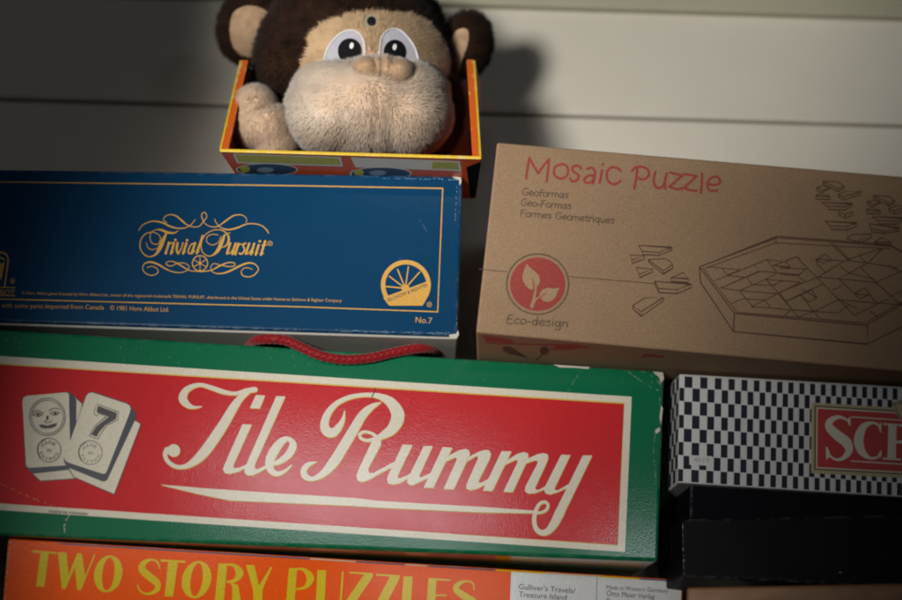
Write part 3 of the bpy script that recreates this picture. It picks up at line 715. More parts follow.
TX("Gulliver's Travels/", 145, 222, 358, 238, 5.4); TX('Treasure Island', 145, 250, 325, 263, 5.4); TX('Made in Western Germany', 475, 222, 706, 236, 4.2); TX('Otto Maier Verlag', 475, 247, 656, 260, 5.4); TX('Ravensburg', 475, 276, 600, 285, 5.4)
a.done('panel_lettering', M['lines'], ob)
def yt(x): return 538.7+(x-8)*(579.9-538.7)/675
for nm, mt, segs in (('blue_strip', 'stripblue', ((60,309),(357,404),(428,495),(640,682))), ('cream_strip', 'stripcream', ((310,356),(405,427),(546,600))), ('yellow_strip', 'yellow', ((496,545),(601,639)))):
    a = Art(of, 4)
    for x0, x1 in segs: a.poly([(x0, yt(x0)+.9), (x1, yt(x1)+.9), (x1, yt(x1)+2.3), (x0, yt(x0)+2.3)])
    a.done(nm, M[mt], ob)
a = Art(of, 3)
for i in range(10):
    y = 540+i*6; scratch(a, [(9.5-i*.5, y), (9-i*.5, y+4)], 1.2)
a.done('torn_edge', M['scuff'], ob)

# ================================================================== CHECKERED GAME BOX
zs = float(mf(690, 352)[2])-.0016
zs = min(zs, float(q[0][2])+9)
sA = at_z(679.6, 373.7, zs); sB = at_z(902, 386.7, zs); sf = vface(sA, sB)
q = [sf(679.6, 373.6), sf(1090, 397.3), sf(1090, 508.9), sf(678, 482.6)]
back = -sf.n*.058
cb = thing('checkered_game_box', 'game box with black and white checkered lid and red sign panel', 'game box', (q[2]+q[3])/2)
solid('lid', q, [p+back for p in q], M['white'], cb, bev=.0006, seg=2)
# the black base inside the lid
ins = -sf.n*.0032
t2 = [sf(693, 482.0), sf(1082, 506.5), sf(1080, 544), sf(692, 519.2)]
t2 = [p+ins for p in t2]
solid('base_tray', t2, [p+back*.93 for p in t2], M['black'], cb, bev=.0005, seg=2)
# checks
xs = [679.6, 684.6]; i = 0
while xs[-1] < 1085: xs.append(xs[-1]+5.0+3.0*math.exp(-i/9.0)); i += 1
def chk(u, r):  # column boundary x, row r (0..8) -> photo point
    t = (u-679.6)/(1090-679.6); yt_ = 373.9+t*(397.3-373.9); yb = 482.2+t*(508.9-482.2)
    f = min(max(r, 0), 8)/8; return (u-1.6*f*(1-t), yt_+(yb-yt_)*f)
a = Art(sf, 1)
sign = lambda x, y: x > 812 and 400+(x-810)*.055 < y < 475+(x-810)*.05
for c_ in range(len(xs)-1):
    for r_ in range(8):
        if (c_+r_) % 2 == 1:
            x0, x1 = xs[c_], xs[c_+1]
            if r_ == 0: y0 = .16
            else: y0 = r_+.02
            y1 = r_+.98 if r_ < 7 else 7.92
            cx = chk((x0+x1)/2, r_+.5)
            a.poly([chk(x0+.12, y0), chk(x1-.12, y0), chk(x1-.12, y1), chk(x0+.12, y1)])
a.done('check_pattern', M['check'], cb)
# left side of the lid
lf = Face(q[0], np.cross(back, np.array([0, 0, 1.0])) * (1 if np.cross(back, np.array([0,0,1.0]))[0] < 0 else -1))
n_l = np.cross(q[3]-q[0], back); n_l = n_l if n_l[0] < 0 else -n_l; n_l /= np.linalg.norm(n_l)
bm = bmesh.new()
for c_ in range(10):
    for r_ in range(8):
        if (c_+r_) % 2 == 0:
            pts = []
            for (u, v) in ((c_, r_), (c_+1, r_), (c_+1, r_+1), (c_, r_+1)):
                d_ = .0012+u*.0035; fv = .02+.96*v/8
                pts.append(bm.verts.new(Vector(q[0]+(q[3]-q[0])*fv-sf.n*d_+n_l*LIFT)))
            bm.faces.new(pts)
from_bm('side_check_pattern', bm, M['check'], cb)
a = Art(sf, 3); a.poly(sub([(130,400),(232,405),(230,448),(130,443)], (660,365), 4.44)); a.done('stamp_patch', M['white'], cb)
a = Art(sf, 4); a.text('4619', 693.8, 461.8, 709, 462.8, 5.2); a.done('stamp_number', M['stampgrey'], cb)
o, s = (810, 390), 6
def sg(l, pts, name, mat):
    global a
    a = Art(sf, l); a.poly(sub(pts, o, s)); a.done(name, M[mat], cb)
k0, k1 = .062*6/6, .052
def rect(x0, yt0, yb0, x1): return [(x0, yt0), (x1, yt0+(x1-x0)*.062), (x1-2, yb0+(x1-x0)*.055), (x0-3, yb0)]
sg(2, rect(9, 75, 498, 1500), 'sign_frame', 'tan'); sg(3, rect(28, 92, 478, 1480), 'sign_black_line', 'lines'); sg(4, rect(36, 100, 472, 1472), 'sign_frame', 'tan'); sg(5, rect(41, 105, 467, 1467), 'sign_cream_line', 'cream'); sg(6, rect(46, 111, 462, 1461), 'sign_panel', 'sred')
a = Art(sf, 7)
L = lambda pts: a.stroke(sub(pts, o, s))
L([(235,205,8),(222,180,12),(172,162,20),(122,185,38),(116,222,48),(160,268,58),(216,312,60),(234,358,46),(212,398,30),(170,418,16),(125,400,12),(103,355,8)])
P([(94,342),(104,340),(124,392),(98,420)]); P([(233,164),(243,165),(243,216),(233,212),(226,185)])
L([(422,245,8),(412,213,14),(375,197,16),(320,222,42),(292,300,58),(312,370,44),(360,408,18),(405,402,12),(424,368,8)])
P([(418,195),(428,196),(428,256),(420,254)]); P([(420,362),(430,362),(428,398),(418,410)])
P([(438,198),(560,206),(560,217),(438,209)]); P([(470,208),(520,211),(515,412),(465,409)]); P([(438,405),(545,412),(545,423),(438,416)])
L([(540,212,14),(590,222,34),(612,262,46),(585,305,26),(520,312,14)]); P([(560,305),(602,318),(650,425),(600,425)])
a.stroke(sub([(248,161),(720,193)], o, s), w=1.1); a.stroke(sub([(248,426),(720,455)], o, s), w=1.1)
a.text('ABBLE', 922, 461.5, 1035, 467.5, 36)
a.done('sign_lettering', M['cream'], cb)
sg(8, [(488,68),(640,76),(640,176),(532,166)], 'letter_tile_edge', 'tan'); sg(9, [(500,76),(632,83),(632,168),(536,160)], 'letter_tile_line', 'lines'); sg(10, [(507,82),(626,89),(626,163),(539,155)], 'letter_tile', 'tan')
a = Art(sf, 11); a.text('A', 905, 414, 911, 414.4, 7); a.done('letter_tile_letter', M['lines'], cb)

# ================================================================== BLACK BOX
zb = float(t2[3][2])-.0002
f0 = vface(at_z(681.7, 518.8, zb), at_z(902, 514.6, zb))
q = [f0(681.9, 518.8), f0(1075, 511.5), f0(1075, 595), f0(683.2, 577.4)]
back = -f0.n*.045+np.array([-.016, 0, 0])
kbx = thing('black_box', 'plain black cardboard box between the checkered lid and the wooden block', 'box', (q[2]+q[3])/2)
solid('box_body', q, [p+back for p in q], M['black'], kbx, bev=.0008, seg=2)
a = Art(f0, 1); scratch(a, [(682.6,522),(683,545),(684,575)], .5); scratch(a, [(839,572),(845,572)], .9); a.done('rubbed_edge', M['scuff'], kbx)
# wooden block under it
zw = float(min(q[2][2], q[3][2]))-.0002
A3 = at_z(700, 587.5, zw); B3 = at_z(902, 583.5, zw); wf = vface(A3, B3)
q = [wf(686.5, 587.3), wf(1085, 580), wf(1085, 660), wf(685, 667)]
wb = solid('wooden_block', q, [p-wf.n*.05 for p in q], M['wood'], None, bev=.001, seg=2)
wb['label'] = 'light brown wooden block under the plain black box'; wb['category'] = 'wooden block'

# ================================================================== DISPLAY BOX WITH PLUSH MONKEY
z0 = zp+.0012
fl, fr = at_z(219.5, 151.5, z0), at_z(481.5, 159.0, z0)
bl, br = at_z(235, 174, z0), at_z(475.5, 196, z0)
# run the two bottom edges back to a common depth
def extend(p, q_, Y): t = (Y-p[1])/(q_[1]-p[1]); return p+(q_-p)*t
YB = float(at_z(475.5, 199, z0)[1])
bl, br = extend(fl, bl, YB), extend(fr, br, YB)
yF = float((fl[1]+fr[1])/2)
tlm, trm = at_y(240, 62, float(fl[1])+.030), at_y(475, 62, float(fr[1])+.030)
hz = float((tlm[2]+trm[2])/2)-z0
btl, btr = bl+np.array([-.004, .045, hz*1.0+.018]), br+np.array([.002, .045, hz*1.0+.018])
dbx = thing('display_box', 'open orange display box with yellow rim holding the plush monkey', 'toy box', (fl+fr+bl+br)/4)
th = .0011
def panel(name, a_, b_, c_, d_, inward, mat, bev=.0003):
    inward = np.array(inward, float); inward /= np.linalg.norm(inward)
    p = [a_, b_, c_, d_]; return solid(name, p, [v+inward*th for v in p], mat, dbx, bev=bev, seg=1)
U = np.array([0, 0, 1.0])
panel('bottom_panel', fl, fr, br, bl, U, M['monor'])
def lerp(a_, b_, t): return a_+(b_-a_)*t
e = U*(th+.0001)
panel('side_panel', fl+e, bl+e, btl, tlm, (1, 0, 0), M['mono']); panel('side_panel', fr+e, br+e, btr, trm, (-1, 0, 0), M['mono'])
dx = np.array([th+.0001, 0, 0])
panel('back_panel', bl+e+dx, br+e-dx, btr-dx, btl+dx, (0, -1, 0), M['mono'])
# yellow rims: front lip and the two side edges
fo = np.array([0, -.0002, 0])
lip = [at_y(219.8, 148.9, float(fl[1])), at_y(481.2, 156.5, float(fr[1])), fr-U*.0003, fl-U*.0003]
ln = np.array([0, -1.0, 0])
solid('front_lip', [p+ln*.0005 for p in lip], [p-ln*.0002 for p in lip], M['rim'], dbx, bev=.0004, seg=2)
def bar(name, p, q_, r, mat, parent):
    bm = bmesh.new(); t = (q_-p)/np.linalg.norm(q_-p); u = np.cross(t, [0,1.0,0]); u /= np.linalg.norm(u); v = np.cross(u, t)
    hexa(bm, [p+u*r+v*r, p-u*r+v*r, p-u*r-v*r, p+u*r-v*r], [q_+u*r+v*r, q_-u*r+v*r, q_-u*r-v*r, q_+u*r-v*r]); bmesh.ops.recalc_face_normals(bm, faces=bm.faces)
    return from_bm(name, bm, mat, parent)
for p_, q_, sx in ((lip[0], tlm, 1), (lip[1], trm, -1)):
    o_ = np.array([.0004*sx, -.0006, 0]); bar('side_rim', p_+o_, q_+o_, .00042, M['rim'], dbx)
    o_ = np.array([.0021*sx, .0004, 0]); bar('folded_edge', p_+o_, q_+o_, .0012, M['mono'], dbx)
n_b = np.cross(fr-fl, bl-fl); n_b = n_b if n_b[2] < 0 else -n_b
df = Face(fl, n_b)
o, s = (225, 140), 3.469
a = Art(df, 1); P([(27,47),(402,59),(409,92),(42,81)]); P([(436,60),(814,73),(820,108),(452,95)])
for c_ in ((145,103), (540,116)): a.ell(sub([c_], o, s)[0], 31, 6.4)
a.done('picture_frame', M['silver'], dbx)
a = Art(df, 2); P([(34,51),(394,63),(400,87),(48,76)]); P([(722,76),(806,79),(812,102),(716,99)]); a.done('printed_label', M['olive'], dbx)
a = Art(df, 2)
for c_ in ((145,103), (540,116)): a.ell(sub([c_], o, s)[0], 29.4, 5.6)
a.done('printed_picture', M['pict'], dbx)
a = Art(df, 3)
for c_ in ((140,104), (530,114)): a.ell(sub([c_], o, s)[0], 8.5, 2.6)
a.done('printed_toy', M['pictblue'], dbx)
a = Art(df, 3)
for c_ in ((55,101), (450,113)): a.ell(sub([(c_[0]+14, c_[1])], o, s)[0], 5, 3.4)
a.done('printed_banana', M['olive'], dbx)
a = Art(df, 2); a.poly([(466.5,167.2),(481.2,161.5),(475.6,197.5),(470.5,197.8)]); a.done('shade_patch', M['black'], dbx)  # black patch painted in for the shade at the underside's right end

# ---- the monkey
mk = thing('plush_monkey', 'dark brown plush monkey with tan muzzle and white eyes sitting in the orange box', 'plush toy', ((fl+fr+bl+br)/4)+U*.003)
class Ell:
    """ellipsoid placed by its outline: centre px, radii px, depth Y, depth radius m"""
    def __init__(s, x, y, rx, ry, Y, rd, rot=0):
        s.c = at_y(x, y, Y); d = np.linalg.norm(s.c-CAM); k = (s.c-CAM)@fw/FPX
        s.f = (s.c-CAM)/d
        R0 = rt*math.cos(rot)-up*math.sin(rot); U0 = up*math.cos(rot)+rt*math.sin(rot)
        R0 = R0-s.f*(R0@s.f); R0 /= np.linalg.norm(R0); U0 = np.cross(R0, s.f); U0 /= np.linalg.norm(U0)
        s.M = np.column_stack([R0*rx*k, s.f*rd, U0*ry*k]); s.I = np.linalg.inv(s.M)
    def hit(s, x, y, off=0.0):
        d = ray(x, y); d = d/np.linalg.norm(d); o_ = s.I@(CAM-s.c); dd = s.I@d
        aa = dd@dd; b_ = o_@dd; c_ = o_@o_-1; D = b_*b_-aa*c_
        t = (-b_-math.sqrt(max(D, 0)))/aa
        p = CAM+d*t; n = s.I.T@(s.I@(p-s.c)); n /= np.linalg.norm(n); return p+n*off
    def mesh(s, seg=48, rings=32, sq=1.0):
        vs = []; fs = []
        for i in range(rings+1):
            ph = math.pi*i/rings
            for j in range(seg):
                t = 2*math.pi*j/seg
                v = np.array([math.sin(ph)*math.cos(t), math.sin(ph)*math.sin(t), math.cos(ph)])
                if sq != 1: v = np.sign(v)*np.abs(v)**sq
                vs.append(s.c+s.M@v)
        for i in range(rings):
            for j in range(seg):
                a_ = i*seg+j; b_ = i*seg+(j+1) % seg; fs.append((a_, b_, b_+seg, a_+seg))
        return vs, fs
def union_mesh(ells, voxel=.0013, smooth=4, disp=0):
    vs, fs = [], []
    for e_ in ells:
        v, f = e_.mesh(); k = len(vs); vs += [tuple(p) for p in v]; fs += [tuple(i+k for i in q_) for q_ in f]
    me = bpy.data.meshes.new('u'); me.from_pydata(vs, [], fs); me.update()
    bm = bmesh.new(); bm.from_mesh(me); bmesh.ops.remove_doubles(bm, verts=bm.verts, dist=1e-6); bmesh.ops.recalc_face_normals(bm, faces=bm.faces); bm.to_mesh(me); bm.free()
    ob_ = bpy.data.objects.new('u', me); COL.objects.link(ob_)
    md = ob_.modifiers.new('r', 'REMESH'); md.mode = 'VOXEL'; md.voxel_size = voxel
    if smooth: sm = ob_.modifiers.new('s', 'SMOOTH'); sm.iterations = smooth; sm.factor = .5
    bpy.context.view_layer.update()
    out = bpy.data.meshes.new_from_object(ob_.evaluated_get(bpy.context.evaluated_depsgraph_get()))
    bpy.data.objects.remove(ob_); bpy.data.meshes.remove(me)
    return out
def tri_arrays(me):
    me.calc_loop_triangles(); n = len(me.vertices)
    co = np.empty(n*3, np.float32); me.vertices.foreach_get('co', co); co = co.reshape(-1, 3)
    no = np.empty(n*3, np.float32); me.vertices.foreach_get('normal', no); no = no.reshape(-1, 3)
    t = np.empty(len(me.loop_triangles)*3, np.int32); me.loop_triangles.foreach_get('vertices', t); return co.astype(float), no.astype(float), t.reshape(-1, 3)
def project(p):
    d = p-CAM; z = d@fw; return 451+FPX*(d@rt)/z, 300-FPX*(d@up)/z
def furry(name, me, mat, parent, count, length, width=.00016, comb=(0, 0, -1), combk=.5, jit=.35, keep=None, skin=True, clump=.35):
    """skin plus pile: tapered two-segment hairs scattered by area, in one mesh"""
    co, no, tr_ = tri_arrays(me)
    A_ = co[tr_[:, 0]]; B_ = co[tr_[:, 1]]; C_ = co[tr_[:, 2]]
    ar = np.linalg.norm(np.cross(B_-A_, C_-A_), axis=1); cdf = np.cumsum(ar)/ar.sum()
    idx = np.searchsorted(cdf, rng.random(count)); u = rng.random(count); v = rng.random(count)
    f = u+v > 1; u[f] = 1-u[f]; v[f] = 1-v[f]
    P_ = A_[idx]+(B_[idx]-A_[idx])*u[:, None]+(C_[idx]-A_[idx])*v[:, None]
    Nn = no[tr_[idx, 0]]*(1-u-v)[:, None]+no[tr_[idx, 1]]*u[:, None]+no[tr_[idx, 2]]*v[:, None]
    Nn /= np.linalg.norm(Nn, axis=1)[:, None]
    # only where it can be seen from in front, thinned behind
    k = (Nn[:, 1] < .55)
    if keep is not None: k &= keep(P_)
    P_, Nn = P_[k], Nn[k]; n = len(P_)
    cb_ = comb(P_) if callable(comb) else np.tile(np.array(comb, float), (n, 1))
    cb_ = cb_-Nn*np.sum(cb_*Nn, axis=1)[:, None]
    # clumps: direction noise from a coarse lattice
    key = np.floor(P_/.0030).astype(np.int64); h = (key[:, 0]*73856093) ^ (key[:, 1]*19349663) ^ (key[:, 2]*83492791)
    def hv(o_): return ((np.abs(h*2654435761+o_*40503) % 100003)/100003.0)-.5
    cl = np.stack([hv(1), hv(2), hv(3)], 1)
    D = Nn+cb_*combk+cl*clump*2+rng.normal(0, jit, (n, 3))*.5; D /= np.linalg.norm(D, axis=1)[:, None]
    Ln = length*(.65+.5*rng.random(n))[:, None]
    bend = (cb_*.6+np.array([0, 0, -.25])); 
    mid = P_+D*Ln*.5; D2 = D+bend*.6; D2 /= np.linalg.norm(D2, axis=1)[:, None]; tip = mid+D2*Ln*.5
    vd = P_-CAM; vd /= np.linalg.norm(vd, axis=1)[:, None]
    side = np.cross(D, vd)+rng.normal(0, .3, (n, 3)); side /= (np.linalg.norm(side, axis=1)[:, None]+1e-9)
    flip = np.sum(np.cross(side, D)*vd, axis=1) > 0; side[flip] *= -1
    w = width*(.7+.6*rng.random(n))[:, None]
    V = np.stack([P_-side*w*.5, P_+side*w*.5, mid-side*w*.42, mid+side*w*.42, tip], 1).reshape(-1, 3)
    NV = np.repeat(Nn*.75+D*.35, 5, axis=0)
    b = np.arange(n)*5
    quads = np.stack([b, b+1, b+3, b+2], 1); tris = np.stack([b+2, b+3, b+4], 1)
    nb = len(co) if skin else 0
    polys_l = []; 
    base_l = []; base_s = []
    if skin:
        nl = len(me.loops); lv = np.empty(nl, np.int32); me.loops.foreach_get('vertex_index', lv)
        ps = np.empty(len(me.polygons), np.int32); me.polygons.foreach_get('loop_total', ps)
    else: lv = np.empty(0, np.int32); ps = np.empty(0, np.int32)
    loops = np.concatenate([lv, (quads+nb).ravel(), (tris+nb).ravel()]).astype(np.int32)
    tot = np.concatenate([ps, np.full(n, 4), np.full(n, 3)]).astype(np.int32)
    start = np.concatenate([[0], np.cumsum(tot)[:-1]]).astype(np.int32)
    allv = np.concatenate([co, V]) if skin else V
    alln = np.concatenate([no, NV]) if skin else NV
    alln = alln/(np.linalg.norm(alln, axis=1)[:, None]+1e-9)
    out = bpy.data.meshes.new(name)
    out.vertices.add(len(allv)); out.vertices.foreach_set('co', allv.astype(np.float32).ravel())
    out.loops.add(len(loops)); out.loops.foreach_set('vertex_index', loops)
    out.polygons.add(len(tot)); out.polygons.foreach_set('loop_start', start); out.polygons.foreach_set('loop_total', tot)
    out.polygons.foreach_set('use_smooth', np.ones(len(tot), bool)); out.update()
    out.normals_split_custom_set_from_vertices([tuple(x) for x in alln])
    return link(name, out, mat, parent)
yH = yF+.044
head = Ell(353, 62, 93, 86, yH, .034)
crown = Ell(358, 26, 80, 48, yH+.002, .031)
torso = Ell(368, 125, 78, 50, yH+.004, .022)
arm = Ell(272, 112, 24, 40, yH+.004, .012)
body_me = union_mesh([head, crown, torso, arm, Ell(424, 108, 34, 50, yH+.006, .018)], .0014, 6)
face_poly = [(309,74),(307,60),(312,48),(314,36),(323,29),(338,22),(354,18.5),(368,17),(390,18),(408,20),(422,27),(431,37),(438,48),(441,62),(440,74)]
def inpoly(px, py, poly):
    ins_ = np.zeros(len(px), bool); j = len(poly)-1
    for i in range(len(poly)):
        xi, yi = poly[i]; xj, yj = poly[j]
        c_ = ((yi > py) != (yj > py)) & (px < (xj-xi)*(py-yi)/(yj-yi+1e-12)+xi); ins_ ^= c_; j = i
    return ins_
def not_face(P_):
    x, y = project(P_); front = P_[:, 1] < yH; return ~(inpoly(x, y, face_poly) & front)
hc = head.c
def comb_head(P_):
    d = P_-(hc+np.array([0, -.03, -.004])); return d/np.linalg.norm(d, axis=1)[:, None]
furry('body', body_me, M['fur'], mk, 90000, .0045, .00021, comb_head, .55, .40, not_face, clump=.45)
# face patch, cut to its outline and laid on the head
def patch(poly, ell, off, n=26):
    """fine grid inside an outline, laid on an ellipsoid"""
    xs_ = [p[0] for p in poly]; ys_ = [p[1] for p in poly]
    bm = bmesh.new(); l = [bm.verts.new((p[0], p[1], 0)) for p in poly]
    f = bm.faces.new(l)
    x0, x1, y0, y1 = min(xs_), max(xs_), min(ys_), max(ys_)
    for i in range(1, n):
        bmesh.ops.bisect_plane(bm, geom=list(bm.verts)+list(bm.edges)+list(bm.faces), plane_co=(x0+(x1-x0)*i/n, 0, 0), plane_no=(1, 0, 0))
        bmesh.ops.bisect_plane(bm, geom=list(bm.verts)+list(bm.edges)+list(bm.faces), plane_co=(0, y0+(y1-y0)*i/n, 0), plane_no=(0, 1, 0))
    for v in bm.verts: v.co = Vector(ell.hit(v.co.x, v.co.y, off))
    bmesh.ops.recalc_face_normals(bm, faces=bm.faces)
    bm.normal_update()
    if sum(f_.normal.y for f_ in bm.faces) > 0: bmesh.ops.reverse_faces(bm, faces=bm.faces)
    me = bpy.data.meshes.new('p'); bm.to_mesh(me); bm.free()
    for p in me.polygons: p.use_smooth = True
    return me
def ellpts(c, rx, ry, rot, n=40):
    return [(c[0]+rx*math.cos(t)*math.cos(rot)-ry*math.sin(t)*math.sin(rot), c[1]+rx*math.cos(t)*math.sin(rot)+ry*math.sin(t)*math.cos(rot)) for t in [2*math.pi*k/n for k in range(n)]]
eyeL = smoothpoly([(326.5,66),(327.5,55),(333,44),(343,35),(352.5,33),(360,37),(363.5,46),(363,60),(355,74),(338,76)], 4)
eyeR = smoothpoly([(378,60),(378,48),(380.5,37.5),(388,32),(397,33),(406,42),(411.5,52),(413,64),(405,76),(388,74)], 4)
spot_c = (370.2, 24.5)
def face_keep(P_):
    x, y = project(P_); return ~inpoly(x, y, eyeL) & ~inpoly(x, y, eyeR) & ~(np.hypot(x-spot_c[0], y-spot_c[1]) < 7)
def comb_face(P_):
    d = P_-head.hit(372, 60); return d/np.linalg.norm(d, axis=1)[:, None]
furry('face_patch', patch(face_poly, head, .0010), M['tanfur'], mk, 32000, .0038, .00017, comb_face, .45, .45, face_keep, clump=.35)
def eye(poly, pc, pr, gl):
    me = patch(poly, head, .0030, 10); e_ = link('eye', me, M['eyew'], mk)
    bm = bmesh.new(); n = len(poly); prev = None; rings = []
    for i, p in enumerate(poly):
        c_ = head.hit(p[0], p[1], .0031); t = head.hit(*poly[(i+1) % n], .0031)-head.hit(*poly[i-1], .0031); t /= np.linalg.norm(t)
        nn = c_-head.c; nn /= np.linalg.norm(nn); u = np.cross(t, nn); rings.append([bm.verts.new(Vector(c_+(u*math.cos(a_)+nn*math.sin(a_))*.00042)) for a_ in [2*math.pi*k/8 for k in range(8)]])
    for i in range(n):
        for k in range(8): bm.faces.new((rings[i][k], rings[i][(k+1)%8], rings[(i+1)%n][(k+1)%8], rings[(i+1)%n][k]))
    bmesh.ops.recalc_face_normals(bm, faces=bm.faces); from_bm('eye_rim', bm, M['thread'], e_, True)
    link('pupil', patch(ellpts(pc, pr[0], pr[1], 0), head, .0034, 8), M['pupil'], e_)
    link('glint', patch(ellpts(gl, 1.9, 2.9, .2, 20), head, .0038, 4), M['glint'], e_)  # small white patch painted on the pupil as its highlight
eye(eyeL, (350.0, 52), (11, 11.5), (351.7, 47.3)); eye(eyeR, (391.5, 53), (10.3, 11.3), (391, 48.5))
b_ = link('forehead_tag', patch(ellpts(spot_c, 7.0, 7.0, 0, 28), head, .0026, 6), M['ring'], mk)
link('tag_hole', patch(ellpts(spot_c, 4.3, 4.4, 0, 24), head, .0030, 4), M['button'], b_)
# muzzle
yM = yF+.021
mz = Ell(368, 108, 80, 47, yM, .024)
mz2 = Ell(330, 114, 42, 37, yM-.002, .021); mz3 = Ell(410, 114, 39, 39, yM-.002, .021); mz4 = Ell(372, 84, 46, 26, yM-.001, .021); mz5 = Ell(335, 89, 40, 27, yM, .020); mz6 = Ell(410, 92, 36, 28, yM, .020)
muz_me = union_mesh([mz, mz2, mz3, mz4, mz5, mz6], .0010, 8)
def groove(me, x0, y0, x1, y1, depth, wid):
    co, no, _ = tri_arrays(me); x, y = project(co); t = np.clip((y-y0)/(y1-y0+1e-9), 0, 1); cx = x0+(x1-x0)*t
    inr = (y > y0) & (y < y1) & (co[:, 1] < yM); g = np.exp(-((x-cx)/wid)**2)*inr*depth
    co = co-no*g[:, None]; me.vertices.foreach_set('co', co.astype(np.float32).ravel()); me.update()
groove(muz_me, 378, 80, 373, 158, .0006, 2.4)
mc = mz.hit(378, 84)
def comb_m(P_):
    d = P_-(mc+np.array([0, 0, .004])); return d/np.linalg.norm(d, axis=1)[:, None]
furry('muzzle', muz_me, M['muzz'], mk, 85000, .0028, .00016, comb_m, .65, .38, None, clump=.30)
yN = float(mz4.hit(383, 72)[1])
nz = union_mesh([Ell(367, 70, 13, 11, yN+.0015, .0055), Ell(398, 72, 14, 11.5, yN+.0015, .0055), Ell(384, 70, 14, 13, yN+.002, .0058), Ell(386, 78, 10, 7, yN+.002, .004)], .0006, 6)
co, no, _ = tri_arrays(nz); x, y = project(co); g = np.exp(-((x-381.5)/2.0)**2)*(y < 80)*.0016; co = co-no*g[:, None]; nz.vertices.foreach_set('co', co.astype(np.float32).ravel()); nz.update()
furry('nose', nz, M['nose'], mk, 16000, .0019, .00012, (0, 0, -1), .8, .3, None, clump=.25)
# ears
def ear(x, y, rx, ry, rot, Y, poly, rd):
    e_ = Ell(x, y, rx, ry, Y, rd, rot); me = union_mesh([e_], .0011, 2)
    keep = lambda P_: ~(inpoly(*project(P_), poly) & (P_[:, 1] < e_.c[1]))
    er = furry('ear', me, M['fur'], mk, 20000, .0045, .00021, lambda P_: (P_-head.c)/np.linalg.norm(P_-head.c, axis=1)[:, None], .4, .4, keep, clump=.45)
    furry('inner_ear', patch(poly, e_, .0012, 14), M['inner'], er, 5000, .0014, .00014, (0, 0, -1), .6, .3, None, clump=.2)
ear(253, 28, 29, 33, .25, yH+.004, smoothpoly([(232,28),(235,14),(248,7),(262,10),(274,19),(275,32),(267,46),(255,54),(242,52),(234,42)], 4), .009)
ear(466, 45, 19, 28, .22, yH+.006, smoothpoly([(452,47),(455,36),(462,30),(468,32),(467,44),(463,56),(460,70),(457,75),(455,66)], 4), .009)
# hand
yP = yF+.020
hd = union_mesh([Ell(256, 106, 18, 17, yP, .0085, .2), Ell(268, 126, 24, 20, yP-.001, .009, .3), Ell(252, 126, 14, 18, yP-.001, .008), Ell(276, 142, 20, 16, yP+.002, .008)], .0008, 22)
def groove2(me, pts, depth, wid):
    co, no, _ = tri_arrays(me); x, y = project(co); g = np.zeros(len(co))
    for i in range(len(pts)-1):
        (ax, ay), (bx, by) = pts[i], pts[i+1]; L2 = (bx-ax)**2+(by-ay)**2; t = np.clip(((x-ax)*(bx-ax)+(y-ay)*(by-ay))/L2, 0, 1)
        d = np.hypot(x-ax-(bx-ax)*t, y-ay-(by-ay)*t); g = np.maximum(g, np.exp(-(d/wid)**2))
    co = co-no*(g*depth)[:, None]; me.vertices.foreach_set('co', co.astype(np.float32).ravel()); me.update()
groove2(hd, [(243,126),(250,118),(262,112),(276,108)], .0010, 1.7); groove2(hd, [(262,112),(268,122),(270,136)], .0005, 1.6)
furry('hand', hd, M['hand'], mk, 34000, .0030, .00015, (0, 0, -1), .5, .45, None, clump=.25)

# ================================================================== SETTING
YW = float(yH)+.006+.062
def board(name, yt_, yb_, mat, Yt, Yb, thick=.012):
    # boards run the whole width; heights measured at the middle of the photo, level in the world
    zt_ = at_y(451, yt_, Yt)[2] if yt_ is not None else 1.1; zb_ = at_y(451, yb_, Yb)[2] if yb_ is not None else -.25
    X = .75
    f = [np.array([-X, Yt, zt_]), np.array([X, Yt, zt_]), np.array([X, Yb, zb_]), np.array([-X, Yb, zb_])]
    return solid(name, f, [p+np.array([0, thick, 0]) for p in f], mat, wall, bev=.0012, seg=2)
wall = bpy.data.objects.new('wall', None); COL.objects.link(wall); wall['kind'] = 'structure'
wall.location = (0, YW, -.25)
board('siding_board', 113.8, None, M['wall'], YW+.001, YW-.002)
board('siding_board', 6.5, 110.6, M['wall'], YW+.001, YW-.001)
board('trim_board', None, 3.2, M['wall2'], YW+.004, YW-.004)
bp_ = [np.array([-.75, YW+.013, 1.1]), np.array([.75, YW+.013, 1.1]), np.array([.75, YW+.013, -.25]), np.array([-.75, YW+.013, -.25])]
solid('backing_board', bp_, [p+np.array([0, .01, 0]) for p in bp_], M['wall2'], wall, bev=0)
zsh = float(min(of(3, 607)[2], of(681, 625)[2]))-.0003
zsh = min(zsh, float(wf(697, 667)[2])-.0003)
sh = [np.array([-.6, -.06, zsh]), np.array([.6, -.06, zsh]), np.array([.6, -.06, zsh-.018]), np.array([-.6, -.06, zsh-.018])]
s_ = solid('shelf', sh, [p+np.array([0, YW-.01+.06, 0]) for p in sh], M['shelf'], None, bev=.001); s_['kind'] = 'structure'

# unseen upright board added left of the boxes; it shades the left end of the wall and stack
ux = -.207
pst = [np.array([ux-.15, -.352, 1.1]), np.array([ux, -.352, 1.1]), np.array([ux, -.352, -.40]), np.array([ux-.15, -.352, -.40])]
s_ = solid('added_shade_board', pst, [p+np.array([0, .022, 0]) for p in pst], M['wall2'], None, bev=.002); s_['kind'] = 'structure'

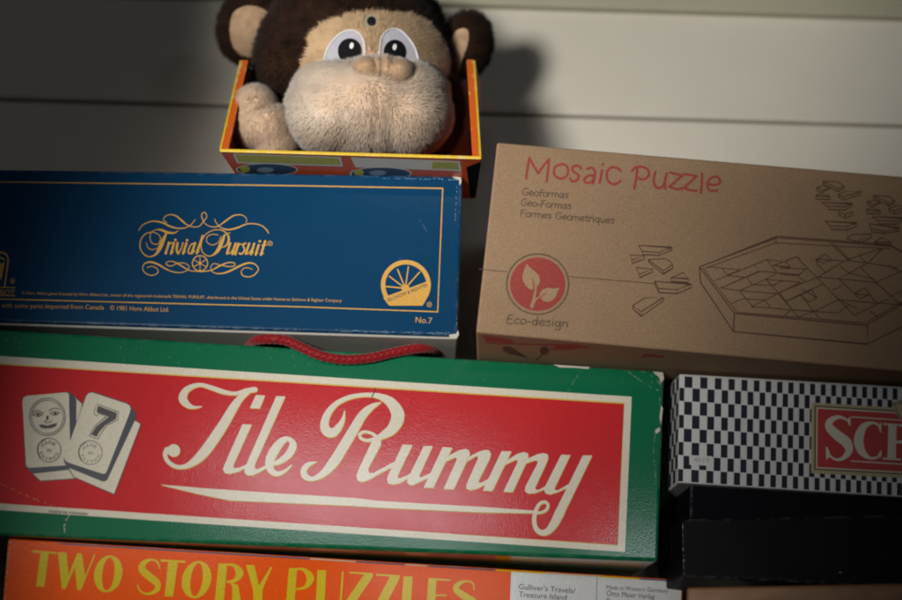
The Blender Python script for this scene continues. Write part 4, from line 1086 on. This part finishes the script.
# ------------------------------------------------------------------ light
w = bpy.data.worlds.new('World'); S.world = w; w.use_nodes = True
bg = w.node_tree.nodes['Background']; bg.inputs[0].default_value = (1.0, .82, .55, 1); bg.inputs[1].default_value = .0050
def aim(o, p, t): o.location = Vector(p); o.rotation_euler = (Vector(t)-Vector(p)).to_track_quat('-Z', 'Y').to_euler()
def spot(name, p, t, power, half, blend, soft, col):
    l = bpy.data.lights.new(name, 'SPOT'); l.energy = power; l.spot_size = R(half*2); l.spot_blend = blend; l.shadow_soft_size = soft; l.color = col
    o = bpy.data.objects.new(name, l); COL.objects.link(o); aim(o, p, t); return o
# light from the left, split into two added spots: one on the lower boxes, one on the toy and the wall
tgt = at_y(345, 470, -.02)
LP = at_y(330, 350, -.02)+.9*np.array([-math.sin(R(19))*math.cos(R(6)), -math.cos(R(19))*math.cos(R(6)), -math.sin(R(6))])
spot('lower_lamp', tuple(LP+np.array([.068, 0, 0])), tgt, 23.0, 11.4, 1.0, .065, (1.0, .95, .87))
spot('upper_lamp', tuple(LP), at_y(525, 20, YW), 34.0, 10.8, .65, .075, (1.0, .95, .87))
# a long slim light and a small one behind the camera, seen as the sheen on the gloss
def area(name, p0, p1, h, power, look):
    l = bpy.data.lights.new(name, 'AREA'); l.shape = 'RECTANGLE'; l.size = (Vector(p1)-Vector(p0)).length; l.size_y = h; l.energy = power; l.color = (.93, .96, 1.0)
    o = bpy.data.objects.new(name, l); COL.objects.link(o)
    p0, p1 = Vector(p0), Vector(p1); c = (p0+p1)/2
    z = (c-Vector(look)).normalized(); x = (p1-p0).normalized(); y = z.cross(x).normalized(); x = y.cross(z)
    mm = Matrix.Identity(4)
    for k in range(3): mm[k][0] = x[k]; mm[k][1] = y[k]; mm[k][2] = z[k]; mm[k][3] = c[k]
    o.matrix_world = mm
area('strip_lamp', (.12, -1.45, .425), (.42, -1.45, .405), .085, .58, at_y(330, 500, -.02))
area('end_lamp', (.58, -1.45, .345), (.76, -1.45, .335), .06, .34, at_y(430, 590, .01))
area('small_lamp', (-.10, -1.45, .84), (.06, -1.45, .84), .06, .22, at_y(400, 180, -.02))

S.render.engine = 'CYCLES'; S.cycles.filter_width = 2.0
S.view_settings.view_transform = 'Standard'; S.view_settings.look = 'None'; S.view_settings.exposure = 0; S.view_settings.gamma = 1
S.cycles.max_bounces = 6
print('zt', zt, 'zp', zp, 'tpY', pf(0,330), pf(457,338), 'mono', fl, fr, bl, br, 'mf', mf(476,332), mf(902,371), 'black', f0(682,519), f0(902,514), 'orange', of(8,538), of(683,579), 'scr', sf(680,374), sf(902,386))
